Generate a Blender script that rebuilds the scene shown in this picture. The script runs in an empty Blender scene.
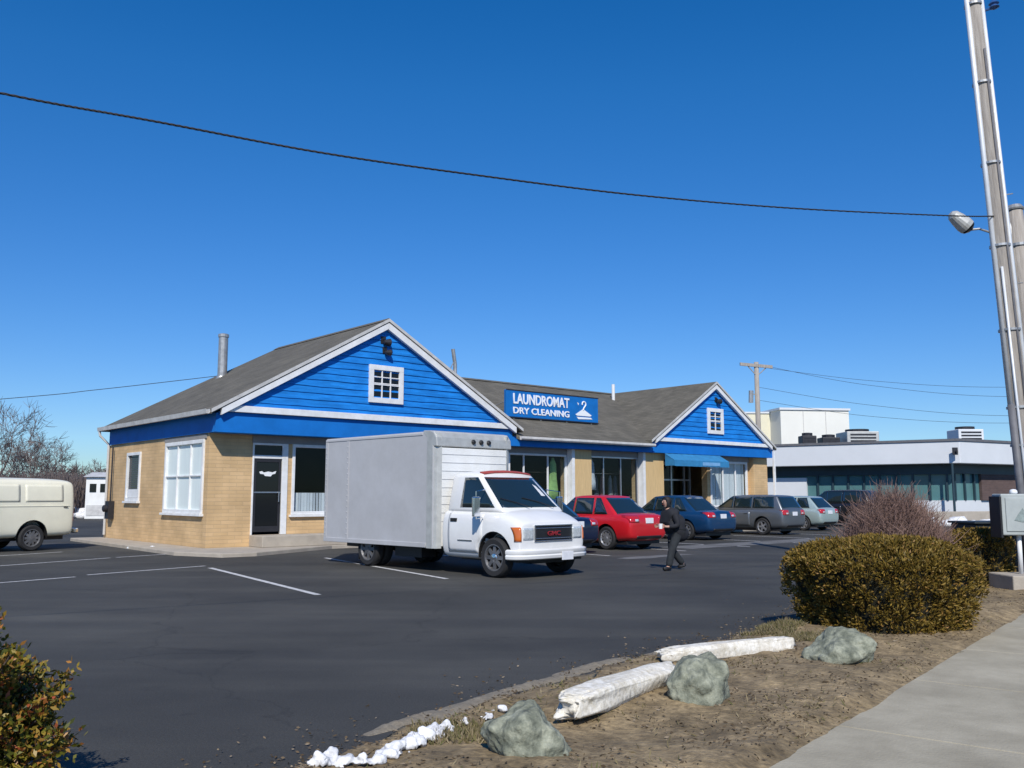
import bpy, bmesh, math, random
from mathutils import Vector, Matrix, noise
from mathutils.bvhtree import BVHTree

random.seed(7)
R = math.radians
C = bpy.context.scene.collection
SC = bpy.context.scene

# ------------------------------------------------------------------ materials
def nodes(name):
    m = bpy.data.materials.new(name); m.use_nodes = True
    nt = m.node_tree
    return m, nt, nt.nodes['Principled BSDF']

def mat(name, col, rough=.6, metal=0, var=.0, scale=6, bump=0, bscale=None, spec=.5, coat=0, detail=5, col2=None, stretch=None):
    """base colour broken up by noise; optional bump from the same noise"""
    m, nt, b = nodes(name)
    b.inputs['Roughness'].default_value = rough
    b.inputs['Metallic'].default_value = metal
    b.inputs['Specular IOR Level'].default_value = spec
    if coat:
        b.inputs['Coat Weight'].default_value = coat
        b.inputs['Coat Roughness'].default_value = .04
    if not var and not col2 and not bump:
        b.inputs['Base Color'].default_value = (*col, 1); return m
    tc = nt.nodes.new('ShaderNodeTexCoord'); vec = tc.outputs['Object']
    if stretch:
        mp = nt.nodes.new('ShaderNodeMapping'); mp.inputs['Scale'].default_value = stretch
        nt.links.new(vec, mp.inputs['Vector']); vec = mp.outputs['Vector']
    n = nt.nodes.new('ShaderNodeTexNoise'); n.inputs['Scale'].default_value = scale; n.inputs['Detail'].default_value = detail
    n.inputs['Roughness'].default_value = .65
    nt.links.new(vec, n.inputs['Vector'])
    r = nt.nodes.new('ShaderNodeValToRGB')
    r.color_ramp.elements[0].position = .3; r.color_ramp.elements[1].position = .7
    a = col if col2 else tuple(c*(1-var) for c in col)
    z = col2 if col2 else tuple(min(1, c*(1+var)) for c in col)
    r.color_ramp.elements[0].color = (*a, 1); r.color_ramp.elements[1].color = (*z, 1)
    nt.links.new(n.outputs['Fac'], r.inputs['Fac']); nt.links.new(r.outputs['Color'], b.inputs['Base Color'])
    if bump:
        n2 = nt.nodes.new('ShaderNodeTexNoise'); n2.inputs['Scale'].default_value = bscale or scale*4; n2.inputs['Detail'].default_value = 6
        nt.links.new(vec, n2.inputs['Vector'])
        bp = nt.nodes.new('ShaderNodeBump'); bp.inputs['Strength'].default_value = bump; bp.inputs['Distance'].default_value = .02
        nt.links.new(n2.outputs['Fac'], bp.inputs['Height']); nt.links.new(bp.outputs['Normal'], b.inputs['Normal'])
    return m

def glass(name, tint, gloss=(.9, .95, 1)):
    m, nt, b = nodes(name)
    nt.nodes.remove(b)
    out = nt.nodes['Material Output']
    t = nt.nodes.new('ShaderNodeBsdfTransparent'); t.inputs['Color'].default_value = (*tint, 1)
    g = nt.nodes.new('ShaderNodeBsdfGlossy'); g.inputs['Color'].default_value = (*gloss, 1); g.inputs['Roughness'].default_value = .02
    f = nt.nodes.new('ShaderNodeFresnel'); f.inputs['IOR'].default_value = 1.30
    mx = nt.nodes.new('ShaderNodeMixShader')
    gm = nt.nodes.new('ShaderNodeNewGeometry'); k = nt.nodes.new('ShaderNodeMath'); k.operation = 'SUBTRACT'; k.use_clamp = True
    nt.links.new(f.outputs[0], k.inputs[0]); nt.links.new(gm.outputs['Backfacing'], k.inputs[1])   # reflect at the outer face only
    nt.links.new(k.outputs[0], mx.inputs[0]); nt.links.new(t.outputs[0], mx.inputs[1]); nt.links.new(g.outputs[0], mx.inputs[2])
    nt.links.new(mx.outputs[0], out.inputs['Surface'])
    return m

def brick(name, c1, c2, mortar):
    m, nt, b = nodes(name)
    b.inputs['Roughness'].default_value = .85
    tc = nt.nodes.new('ShaderNodeTexCoord'); sx = nt.nodes.new('ShaderNodeSeparateXYZ'); ad = nt.nodes.new('ShaderNodeMath')
    cb = nt.nodes.new('ShaderNodeCombineXYZ'); br = nt.nodes.new('ShaderNodeTexBrick')
    nt.links.new(tc.outputs['Object'], sx.inputs[0]); nt.links.new(sx.outputs[0], ad.inputs[0]); nt.links.new(sx.outputs[1], ad.inputs[1])
    nt.links.new(ad.outputs[0], cb.inputs[0]); nt.links.new(sx.outputs[2], cb.inputs[1]); nt.links.new(cb.outputs[0], br.inputs['Vector'])
    br.inputs['Scale'].default_value = 1; br.inputs['Brick Width'].default_value = .42; br.inputs['Row Height'].default_value = .105
    br.inputs['Mortar Size'].default_value = .007; br.inputs['Mortar Smooth'].default_value = .3; br.inputs['Bias'].default_value = -.3
    br.inputs['Color1'].default_value = (*c1, 1); br.inputs['Color2'].default_value = (*c2, 1); br.inputs['Mortar'].default_value = (*mortar, 1)
    n = nt.nodes.new('ShaderNodeTexNoise'); n.inputs['Scale'].default_value = 1.3; n.inputs['Detail'].default_value = 7
    nt.links.new(tc.outputs['Object'], n.inputs['Vector'])
    mr = nt.nodes.new('ShaderNodeMapRange'); mr.inputs['From Min'].default_value = .3; mr.inputs['From Max'].default_value = .7
    mr.inputs['To Min'].default_value = .82; mr.inputs['To Max'].default_value = 1.12
    nt.links.new(n.outputs['Fac'], mr.inputs['Value'])
    mx = nt.nodes.new('ShaderNodeVectorMath'); mx.operation = 'SCALE'
    nt.links.new(br.outputs['Color'], mx.inputs[0]); nt.links.new(mr.outputs[0], mx.inputs['Scale']); nt.links.new(mx.outputs[0], b.inputs['Base Color'])
    bp = nt.nodes.new('ShaderNodeBump'); bp.inputs['Strength'].default_value = .6; bp.inputs['Distance'].default_value = .008; bp.invert = True
    nt.links.new(br.outputs['Fac'], bp.inputs['Height']); nt.links.new(bp.outputs['Normal'], b.inputs['Normal'])
    return m

def shingles(name, c1, c2):
    """asphalt shingles: staggered tabs, weather streaks"""
    m = brick(name, c1, c2, tuple(c*.55 for c in c1))
    for n in m.node_tree.nodes:
        if n.type == 'TEX_BRICK':
            n.inputs['Brick Width'].default_value = .33; n.inputs['Row Height'].default_value = .085; n.inputs['Mortar Size'].default_value = .004
            n.inputs['Bias'].default_value = 0
    return m

def asphalt():
    m, nt, b = nodes('asphalt')
    b.inputs['Roughness'].default_value = .8; b.inputs['Specular IOR Level'].default_value = .35
    tc = nt.nodes.new('ShaderNodeTexCoord')
    def nz(s, d=6, st=None):
        n = nt.nodes.new('ShaderNodeTexNoise'); n.inputs['Scale'].default_value = s; n.inputs['Detail'].default_value = d; n.inputs['Roughness'].default_value = .6
        v = tc.outputs['Object']
        if st:
            mp = nt.nodes.new('ShaderNodeMapping'); mp.inputs['Scale'].default_value = st; mp.inputs['Rotation'].default_value = (0, 0, R(41))
            nt.links.new(v, mp.inputs[0]); v = mp.outputs[0]
        nt.links.new(v, n.inputs['Vector']); return n
    def ramp(src, a, z, ca, cz):
        r = nt.nodes.new('ShaderNodeValToRGB'); r.color_ramp.elements[0].position = a; r.color_ramp.elements[1].position = z
        r.color_ramp.elements[0].color = (*ca, 1); r.color_ramp.elements[1].color = (*cz, 1)
        nt.links.new(src, r.inputs[0]); return r
    big = ramp(nz(.22, 5).outputs['Fac'], .35, .7, (.039, .038, .0345), (.074, .072, .065))
    streak = ramp(nz(.5, 5, (.18, 1.6, 1)).outputs['Fac'], .48, .75, (.94, .94, .94), (1.42, 1.40, 1.34))
    fine = ramp(nz(60, 3).outputs['Fac'], .3, .75, (.72, .72, .72), (1.3, 1.3, 1.3))
    spots = ramp(nz(2.3, 3).outputs['Fac'], .66, .78, (1, 1, 1), (.62, .62, .64))
    cur = big.outputs[0]
    for x in (streak, fine, spots):
        mx = nt.nodes.new('ShaderNodeMix'); mx.data_type = 'RGBA'; mx.blend_type = 'MULTIPLY'; mx.inputs['Factor'].default_value = 1
        nt.links.new(cur, mx.inputs['A']); nt.links.new(x.outputs[0], mx.inputs['B']); cur = mx.outputs['Result']
    # worn cracks
    vo = nt.nodes.new('ShaderNodeTexVoronoi'); vo.feature = 'DISTANCE_TO_EDGE'; vo.inputs['Scale'].default_value = .16
    wv = nz(1.2, 4); vm = nt.nodes.new('ShaderNodeVectorMath'); vm.operation = 'MULTIPLY_ADD'; vm.inputs[1].default_value = (1.2, 1.2, 0)
    nt.links.new(wv.outputs['Color'], vm.inputs[0]); nt.links.new(tc.outputs['Object'], vm.inputs[2]); nt.links.new(vm.outputs[0], vo.inputs['Vector'])
    cr = ramp(vo.outputs['Distance'], .001, .004, (.74, .74, .74), (1, 1, 1))
    mx = nt.nodes.new('ShaderNodeMix'); mx.data_type = 'RGBA'; mx.blend_type = 'MULTIPLY'; mx.inputs['Factor'].default_value = 1
    nt.links.new(cur, mx.inputs['A']); nt.links.new(cr.outputs[0], mx.inputs['B'])
    nt.links.new(mx.outputs['Result'], b.inputs['Base Color'])
    bp = nt.nodes.new('ShaderNodeBump'); bp.inputs['Strength'].default_value = .5; bp.inputs['Distance'].default_value = .01
    nt.links.new(nz(90, 2).outputs['Fac'], bp.inputs['Height']); nt.links.new(bp.outputs['Normal'], b.inputs['Normal'])
    return m

def worn_paint():
    """road paint worn through in flecks"""
    return mat('road_paint', (.30, .30, .30), .8, var=0, scale=14, col2=(.75, .74, .72), detail=8)

M = {}
M['asphalt'] = asphalt()
M['earth'] = mat('earth', (.10, .09, .07), .95, var=.3, scale=.3, bump=.5)
M['mulch'] = mat('mulch', (.10, .075, .043), .95, scale=4.5, col2=(.25, .195, .125), bump=.9, bscale=26, detail=9)
def blotch(m, sc, lo, hi):
    """second, larger scale of stain over a material's colour"""
    nt = m.node_tree; b = nt.nodes['Principled BSDF']; src = b.inputs['Base Color'].links[0].from_socket
    tc = nt.nodes.new('ShaderNodeTexCoord'); n = nt.nodes.new('ShaderNodeTexNoise'); n.inputs['Scale'].default_value = sc; n.inputs['Detail'].default_value = 8; n.inputs['Roughness'].default_value = .7
    nt.links.new(tc.outputs['Object'], n.inputs['Vector']); r = nt.nodes.new('ShaderNodeValToRGB'); r.color_ramp.elements[0].position = .36; r.color_ramp.elements[1].position = .64
    r.color_ramp.elements[0].color = (*lo, 1); r.color_ramp.elements[1].color = (*hi, 1); nt.links.new(n.outputs['Fac'], r.inputs[0])
    x = nt.nodes.new('ShaderNodeMix'); x.data_type = 'RGBA'; x.blend_type = 'MULTIPLY'; x.inputs['Factor'].default_value = 1
    nt.links.new(src, x.inputs['A']); nt.links.new(r.outputs[0], x.inputs['B']); nt.links.new(x.outputs['Result'], b.inputs['Base Color'])
blotch(M['mulch'], 1.1, (.92, .90, .85), (1.6, 1.55, 1.42)); blotch(M['mulch'], 14, (.62, .6, .56), (1.3, 1.28, 1.2))
M['walk'] = mat('concrete_walk', (.30, .265, .195), .9, scale=1.6, col2=(.41, .37, .28), bump=.25, bscale=50, detail=9)
M['concrete'] = mat('concrete', (.33, .29, .24), .9, scale=2.5, col2=(.44, .39, .32), bump=.3, bscale=30, detail=8)
M['pale_pave'] = mat('pale_pavement', (.10, .10, .10), .9, scale=2.5, col2=(.17, .165, .16), bump=.3, bscale=40, detail=9)
M['paint_line'] = worn_paint()
M['brick'] = brick('tan_brick', (.57, .385, .195), (.66, .45, .24), (.50, .35, .195))
M['tan_board'] = mat('tan_panel', (.60, .42, .205), .8, var=.12, scale=3, stretch=(6, 6, .6))
M['blue_siding'] = mat('blue_siding', (.012, .195, .61), .6, spec=.2, var=.26, scale=2.5, stretch=(.5, .5, 5))
M['blue_fascia'] = mat('blue_fascia', (.008, .15, .50), .6, spec=.2, var=.12, scale=1.5)
M['awning'] = mat('awning_canvas', (.025, .19, .39), .8, var=.15, scale=4)
M['white_trim'] = mat('white_trim', (.78, .79, .80), .5, var=.07, scale=5)
M['grey_lintel'] = mat('grey_lintel', (.26, .25, .24), .7, var=.12, scale=2)
M['shingle'] = shingles('roof_shingles', (.105, .095, .074), (.140, .126, .100))
M['metal'] = mat('galvanised_metal', (.42, .42, .41), .45, .6, var=.25, scale=6)
M['steel'] = mat('steel', (.55, .55, .56), .35, .9, var=.1, scale=9)
M['dark_metal'] = mat('dark_metal', (.03, .03, .035), .5, .3, var=.2)
M['gutter'] = mat('gutter', (.52, .51, .49), .5, var=.2, scale=3)
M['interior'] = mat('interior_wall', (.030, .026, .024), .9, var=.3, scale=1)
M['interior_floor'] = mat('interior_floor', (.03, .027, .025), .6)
M['frosted'] = mat('frosted_panel', (.70, .77, .75), .35, var=.05, scale=1.6, stretch=(3, 3, .4))
M['blind'] = mat('white_blind', (.78, .79, .80), .7, var=.05)
M['dark_blind'] = mat('dark_blind', (.05, .055, .06), .6)
M['glass'] = glass('shop_glass', (.86, .89, .90))
M['dark_glass'] = mat('tinted_glass', (.010, .012, .014), .06, spec=.3)
M['car_glass'] = mat('car_glass', (.012, .022, .024), .03, spec=.9, coat=.5)
M['tyre'] = mat('tyre_rubber', (.018, .018, .019), .85, var=.2, scale=20)
M['rim'] = mat('rim_alloy', (.55, .56, .58), .3, .8, var=.1)
M['rim_dull'] = mat('rim_steel', (.17, .17, .175), .45, .5, var=.3)
M['chrome'] = mat('chrome', (.75, .76, .78), .15, 1)
M['black'] = mat('black_plastic', (.014, .014, .015), .5, var=.2)
M['lamp_clear'] = mat('headlamp', (.62, .66, .68), .12, .3, spec=.8, var=.25, scale=30)
M['lamp_red'] = mat('tail_lamp', (.45, .015, .02), .15, coat=.6)
M['lamp_amber'] = mat('amber_lamp', (.55, .13, .02), .2, coat=.5)
M['plate'] = mat('licence_plate', (.72, .73, .76), .5, var=.08, scale=12)
M['white_paint'] = mat('white_paint', (.76, .76, .75), .3, var=.04, scale=2, coat=.35)
M['box_grey'] = mat('box_grey', (.455, .455, .465), .5, var=.05, scale=1.2)
M['box_white'] = mat('box_white', (.80, .80, .78), .45, var=.04, scale=2)
M['box_alu'] = mat('box_aluminium', (.50, .50, .47), .5, .35, var=.15, scale=5)
M['faded_red'] = mat('faded_red', (.36, .055, .04), .6, var=.25, scale=8)
M['cream'] = mat('cream_paint', (.80, .76, .60), .4, var=.06, scale=1.5, coat=.15)
M['stone'] = mat('boulder', (.10, .11, .085), .9, scale=7, col2=(.35, .36, .29), bump=1, bscale=22, detail=10)
M['white_stone'] = mat('whitewashed_stone', (.64, .60, .52), .85, scale=6, col2=(.84, .82, .76), bump=.6, bscale=24, detail=9)
M['snow'] = mat('old_snow', (.50, .50, .50), .8, scale=11, col2=(.88, .88, .89), bump=.6, bscale=30)
M['wood_pole'] = mat('weathered_wood', (.24, .21, .18), .9, scale=4, col2=(.42, .385, .34), stretch=(5, 5, .35), bump=.6, bscale=14)
M['conduit'] = mat('conduit', (.66, .68, .70), .5, .2, var=.1, scale=3)
M['conduit_dark'] = mat('conduit_dark', (.13, .13, .14), .6, var=.2)
M['box_paint'] = mat('grey_box_paint', (.36, .39, .38), .55, var=.12, scale=4)
M['cabinet'] = mat('dark_cabinet', (.02, .028, .032), .6, var=.25, scale=3)
M['wire'] = mat('cable', (.028, .028, .03), .8)
M['bark'] = mat('bark', (.085, .068, .058), .95, var=.3, scale=6)
M['twig'] = mat('twigs', (.16, .095, .08), .95, scale=2, col2=(.27, .175, .14))
M['far_twig'] = mat('far_twigs', (.20, .155, .135), 1, var=.25, scale=.2)
M['modern_white'] = mat('modern_white', (.66, .68, .70), .5, var=.04, scale=.7)
M['modern_glass'] = mat('green_glass', (.09, .20, .21), .08, spec=.3, var=.2, scale=.4)
M['modern_dark'] = mat('dark_trim_and_eave_shade', (.025, .05, .065), .4, var=.2, scale=.6)  # mullions and column; also paints the shade under the fascia
M['red_brick'] = brick('red_brick', (.10, .065, .06), (.13, .085, .075), (.12, .10, .09))
M['cream_wall'] = mat('cream_wall', (.74, .73, .67), .8, var=.05, scale=.3)

def leaf_mat(name, stops, rough=.6):
    m, nt, b = nodes(name)
    b.inputs['Roughness'].default_value = rough
    b.inputs['Specular IOR Level'].default_value = .3
    g = nt.nodes.new('ShaderNodeNewGeometry'); r = nt.nodes.new('ShaderNodeValToRGB')
    el = r.color_ramp.elements
    el[0].position, el[0].color = stops[0][0], (*stops[0][1], 1)
    el[1].position, el[1].color = stops[-1][0], (*stops[-1][1], 1)
    for p, c in stops[1:-1]:
        e = el.new(p); e.color = (*c, 1)
    nt.links.new(g.outputs['Random Per Island'], r.inputs[0]); nt.links.new(r.outputs[0], b.inputs['Base Color'])
    return m
M['hedge'] = leaf_mat('hedge_leaf', [(0, (.07, .050, .010)), (.5, (.155, .105, .016)), (.85, (.225, .145, .022)), (1, (.26, .14, .045))])
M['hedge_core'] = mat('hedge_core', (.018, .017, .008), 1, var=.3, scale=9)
blotch(M['white_paint'], .9, (.93, .92, .90), (1, 1, 1)); blotch(M['box_grey'], .7, (.90, .89, .87), (1.04, 1.04, 1.04)); blotch(M['box_white'], 1.1, (.90, .89, .86), (1, 1, 1))
blotch(M['white_trim'], 1.7, (.86, .85, .82), (1, 1, 1)); blotch(M['blue_siding'], 1.2, (.85, .88, .9), (1.12, 1.1, 1.06)); blotch(M['walk'], .8, (.90, .90, .88), (1.06, 1.06, 1.05))
blotch(M['stone'], 16, (.6, .62, .58), (1.3, 1.28, 1.2)); blotch(M['shingle'], 30, (.82, .82, .8), (1.18, 1.18, 1.16)); blotch(M['white_stone'], 18, (.72, .69, .62), (1.05, 1.05, 1.05))
M['gold_leaf'] = leaf_mat('gold_leaf', [(0, (.035, .045, .008)), (.3, (.10, .10, .012)), (.6, (.22, .16, .022)), (.85, (.30, .14, .03)), (1, (.28, .06, .03))], .45)
M['grass'] = leaf_mat('dry_grass', [(0, (.09, .10, .03)), (.4, (.16, .13, .06)), (1, (.26, .21, .13))], .9)
M['litter'] = leaf_mat('leaf_litter', [(0, (.055, .04, .025)), (.5, (.12, .085, .05)), (1, (.25, .2, .14))], .9)

# ------------------------------------------------------------------ mesh helpers
def V(*a): return Vector(a)

class MB:
    def __init__(s): s.v = []; s.f = []
    def add(s, vs, fs):
        o = len(s.v); s.v += [tuple(v) for v in vs]; s.f += [tuple(i+o for i in f) for f in fs]; return s
    def box(s, x0, x1, y0, y1, z0, z1):
        return s.add([(x0,y0,z0),(x1,y0,z0),(x1,y1,z0),(x0,y1,z0),(x0,y0,z1),(x1,y0,z1),(x1,y1,z1),(x0,y1,z1)],
                     [(0,3,2,1),(4,5,6,7),(0,1,5,4),(1,2,6,5),(2,3,7,6),(3,0,4,7)])
    def quad(s, a, b, c, d): return s.add([a,b,c,d], [(0,1,2,3)])
    def poly(s, pts): return s.add(pts, [tuple(range(len(pts)))])
    def prism(s, pts, ext):
        n = len(pts); e = Vector(ext); p2 = [Vector(p)+e for p in pts]
        return s.add(list(pts)+p2, [tuple(range(n))[::-1], tuple(range(n, 2*n))] + [(i,(i+1)%n,n+(i+1)%n,n+i) for i in range(n)])
    def tube(s, pts, rad, n=8, cap=True):
        pts = [Vector(p) for p in pts]
        if not isinstance(rad, (list, tuple)): rad = [rad]*len(pts)
        rings = []; up = None
        for i, p in enumerate(pts):
            d = (pts[min(i+1, len(pts)-1)]-pts[max(i-1, 0)]).normalized()
            if up is None: up = d.orthogonal().normalized()
            up = (up - d*up.dot(d)); up = up.normalized() if up.length > 1e-6 else d.orthogonal().normalized()
            w = d.cross(up)
            rings.append([p+(up*math.cos(2*math.pi*k/n)+w*math.sin(2*math.pi*k/n))*rad[i] for k in range(n)])
        return s.loft(rings, cap)
    def loft(s, rings, cap=True):
        n = len(rings[0]); vs = [v for r in rings for v in r]
        fs = [(i*n+k, i*n+(k+1)%n, (i+1)*n+(k+1)%n, (i+1)*n+k) for i in range(len(rings)-1) for k in range(n)]
        if cap: fs += [tuple(range(n))[::-1], tuple(range((len(rings)-1)*n, len(rings)*n))]
        return s.add(vs, fs)
    def lathe(s, prof, c, axis='z', n=24, cap=True):
        """prof: (radius, offset along the axis)"""
        rings = []
        for r, h in prof:
            ring = []
            for k in range(n):
                a, b = r*math.cos(2*math.pi*k/n), r*math.sin(2*math.pi*k/n)
                ring.append({'z': (c[0]+a, c[1]+b, c[2]+h), 'y': (c[0]+a, c[1]+h, c[2]+b), 'x': (c[0]+h, c[1]+a, c[2]+b)}[axis])
            rings.append(ring)
        return s.loft(rings, cap)
    def mesh(s, name, smooth=False):
        me = bpy.data.meshes.new(name); me.from_pydata(s.v, [], s.f)
        bm = bmesh.new(); bm.from_mesh(me); bmesh.ops.recalc_face_normals(bm, faces=bm.faces); bm.to_mesh(me); bm.free()
        if smooth: me.polygons.foreach_set('use_smooth', [True]*len(me.polygons))
        return me
    def build(s, name, m, parent=None, smooth=False, bevel=0, seg=2, loc=None):
        return link(name, s.mesh(name, smooth), m, parent, bevel, seg, loc)

def link(name, me, m, parent=None, bevel=0, seg=2, loc=None):
    o = bpy.data.objects.new(name, me); C.objects.link(o)
    if m is not None:
        me.materials.clear(); me.materials.append(M[m] if isinstance(m, str) else m)
    if parent: o.parent = parent
    if bevel:
        b = o.modifiers.new('bevel', 'BEVEL'); b.width = bevel; b.segments = seg; b.limit_method = 'ANGLE'; b.angle_limit = R(40)
    if loc: o.location = loc
    return o

def tag(o, label=None, cat=None, group=None, kind=None):
    if label: o['label'] = label
    if cat: o['category'] = cat
    if group: o['group'] = group
    if kind: o['kind'] = kind
    return o

def thing(name, label, cat, loc=(0,0,0), rz=0, group=None):
    o = bpy.data.objects.new(name, None); C.objects.link(o); o.location = loc; o.rotation_euler = (0, 0, rz)
    o.empty_display_size = .2
    return tag(o, label, cat, group)

def baked(me, *mods):
    """mesh with modifiers applied; mods are (type, {settings})"""
    o = bpy.data.objects.new('tmp', me); C.objects.link(o)
    for t, st in mods:
        md = o.modifiers.new(t.lower(), t)
        for k, v in st.items(): setattr(md, k, v)
    bpy.context.view_layer.update()
    dg = bpy.context.evaluated_depsgraph_get()
    out = bpy.data.meshes.new_from_object(o.evaluated_get(dg))
    bpy.data.objects.remove(o)
    return out

def cut(me, cutters):
    """subtract closed meshes"""
    tmp = []
    for c in cutters:
        o = bpy.data.objects.new('cut', c); C.objects.link(o); tmp.append(o)
    bpy.context.view_layer.update()
    out = baked(me, *[('BOOLEAN', dict(operation='DIFFERENCE', object=o, solver='EXACT')) for o in tmp])
    for o in tmp: bpy.data.objects.remove(o)
    return out

def bvh_of(me):
    return BVHTree.FromPolygons([v.co.copy() for v in me.vertices], [tuple(p.vertices) for p in me.polygons])

def patch(bvh, pos, d, nu, nv, off=.006, depth=.012, ok=None):
    """a thin plate that hugs a surface: pos(u,v) is a ray start, d its direction"""
    d = Vector(d).normalized(); mb = MB(); g = {}
    for i in range(nu+1):
        for j in range(nv+1):
            u, v = i/nu, j/nv
            h, n, _, _ = bvh.ray_cast(Vector(pos(u, v)), d)
            if h is None: continue
            if n.dot(d) > 0: n = -n
            g[i, j] = (h+n*off, h-n*depth)
    idx = {}; vs = []
    for k, (a, b) in g.items():
        idx[k] = len(vs); vs += [a, b]
    fs = []; edges = {}
    for i in range(nu):
        for j in range(nv):
            q = [(i,j),(i+1,j),(i+1,j+1),(i,j+1)]
            if not all(k in idx for k in q) or (ok and not ok((i+.5)/nu, (j+.5)/nv)): continue
            t = [idx[k] for k in q]
            if max((g[a][0]-g[b][0]).length for a, b in zip(q, q[1:]+q[:1])) > .45: continue
            fs.append(tuple(t)); fs.append(tuple(x+1 for x in t[::-1]))
            for a, b in zip(t, t[1:]+t[:1]):
                if (b, a) in edges: del edges[b, a]
                else: edges[a, b] = 1
    for a, b in edges: fs.append((b, a, a+1, b+1))
    mb.add(vs, fs)
    return mb

def text_mb(txt, size, extrude=.02, offset=0, shear=0):
    cu = bpy.data.curves.new('txt', 'FONT'); cu.body = txt; cu.size = size; cu.extrude = extrude; cu.offset = offset; cu.resolution_u = 3; cu.shear = shear
    o = bpy.data.objects.new('txt', cu); C.objects.link(o); bpy.context.view_layer.update()
    me = bpy.data.meshes.new_from_object(o.evaluated_get(bpy.context.evaluated_depsgraph_get()))
    bpy.data.objects.remove(o)
    return me

def fit_text(txt, w, h, extrude, offset, to):
    """text mesh stretched to w x h; to(x, y, z) maps it to the wanted plane"""
    me = text_mb(txt, 1, extrude, offset)
    xs = [v.co.x for v in me.vertices]; ys = [v.co.y for v in me.vertices]
    x0, x1, y0, y1 = min(xs), max(xs), min(ys), max(ys)
    for v in me.vertices:
        v.co = Vector(to((v.co.x-x0)/(x1-x0)*w, (v.co.y-y0)/(y1-y0)*h, v.co.z))
    return me

# ------------------------------------------------------------------ camera, sky, sun
H = 1.55
cam = bpy.data.cameras.new('camera'); co = bpy.data.objects.new('camera', cam); C.objects.link(co)
co.location = (0, 0, H); co.rotation_euler = (R(97), 0, 0)
cam.sensor_width = 36; cam.lens = 905/1024*36; cam.clip_end = 5000; cam.clip_start = .05
SC.camera = co

SUN_EL, SUN_H = 42, (.03, -.9995)
w = bpy.data.worlds.new('World'); SC.world = w; w.use_nodes = True
nt = w.node_tree; bg = nt.nodes['Background']
sky = nt.nodes.new('ShaderNodeTexSky'); sky.sky_type = 'NISHITA'; sky.sun_disc = False
sky.sun_elevation = R(SUN_EL); sky.sun_rotation = math.atan2(SUN_H[0], SUN_H[1])
sky.altitude = 0; sky.air_density = 1.0; sky.dust_density = 0; sky.ozone_density = 3.0
hs = nt.nodes.new('ShaderNodeHueSaturation'); hs.inputs['Saturation'].default_value = 1.40; hs.inputs['Hue'].default_value = .507
# clear dry air: the pale band near the horizon is held back
tc = nt.nodes.new('ShaderNodeTexCoord'); sx = nt.nodes.new('ShaderNodeSeparateXYZ'); rp = nt.nodes.new('ShaderNodeValToRGB'); mx = nt.nodes.new('ShaderNodeMix')
mx.data_type = 'RGBA'; mx.blend_type = 'MULTIPLY'; mx.inputs['Factor'].default_value = 1
rp.color_ramp.elements[0].position = 0; rp.color_ramp.elements[0].color = (.40, .56, .84, 1); rp.color_ramp.elements[1].position = .42; rp.color_ramp.elements[1].color = (.95, .97, 1, 1)
e_ = rp.color_ramp.elements.new(.17); e_.color = (.62, .74, .90, 1)
nt.links.new(tc.outputs['Generated'], sx.inputs[0]); nt.links.new(sx.outputs[2], rp.inputs[0])
nt.links.new(sky.outputs[0], hs.inputs['Color']); nt.links.new(hs.outputs[0], mx.inputs['A']); nt.links.new(rp.outputs[0], mx.inputs['B']); nt.links.new(mx.outputs['Result'], bg.inputs['Color'])
bg.inputs['Strength'].default_value = .10
sl = bpy.data.lights.new('sun', 'SUN'); sl.energy = 3.6; sl.angle = R(.53); sl.color = (1, .955, .88)
so = bpy.data.objects.new('sun', sl); C.objects.link(so)
c_ = math.cos(R(SUN_EL))
so.rotation_euler = Vector((SUN_H[0]*c_, SUN_H[1]*c_, math.sin(R(SUN_EL)))).to_track_quat('Z', 'Y').to_euler()
so.location = (5, -10, 30)
SC.view_settings.view_transform = 'Standard'; SC.view_settings.look = 'None'; SC.view_settings.gamma = 1
SC.view_settings.exposure = .35

# ------------------------------------------------------------------ the ground
A = R(41.1); EX = Vector((math.cos(A), math.sin(A), 0)); EY = Vector((-math.sin(A), math.cos(A), 0)); P0 = Vector((-8.43, 25.22, 0))
def L(t, s, z=0): return P0+EX*t+EY*s+Vector((0, 0, z))     # building coordinates -> world

tag(MB().quad((-1500,-900,-.03), (1500,-900,-.03), (1500,2500,-.03), (-1500,2500,-.03)).build('ground', 'earth'), kind='structure')
tag(MB().poly([(-60,-6,0), (60,-6,0), (80,70,0), (-60,80,0)]).build('parking_lot', 'asphalt'), kind='structure')

def sheet(name, pts, z, m): return tag(MB().prism([(x, y, z-.12) for x, y in pts], (0,0,.12)).build(name, m), kind='structure')
EDGE = [(-6,4.7), (-3.2,4.75), (-1.6,4.9), (-1.04,5.41), (-.61,6.1), (-.09,6.95), (1.21,8.75), (2.2,9.75), (3.0,10.65), (3.9,12.1), (5.0,13.9), (6.3,16.2), (8.2,19.3), (14,27.5), (22,38.5)]
WALK = [(-6,-4.2), (1.39,5.2), (2.41,6.49), (3.83,8.34), (6.6,11.9), (13,20.1), (24,34.3)]

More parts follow.
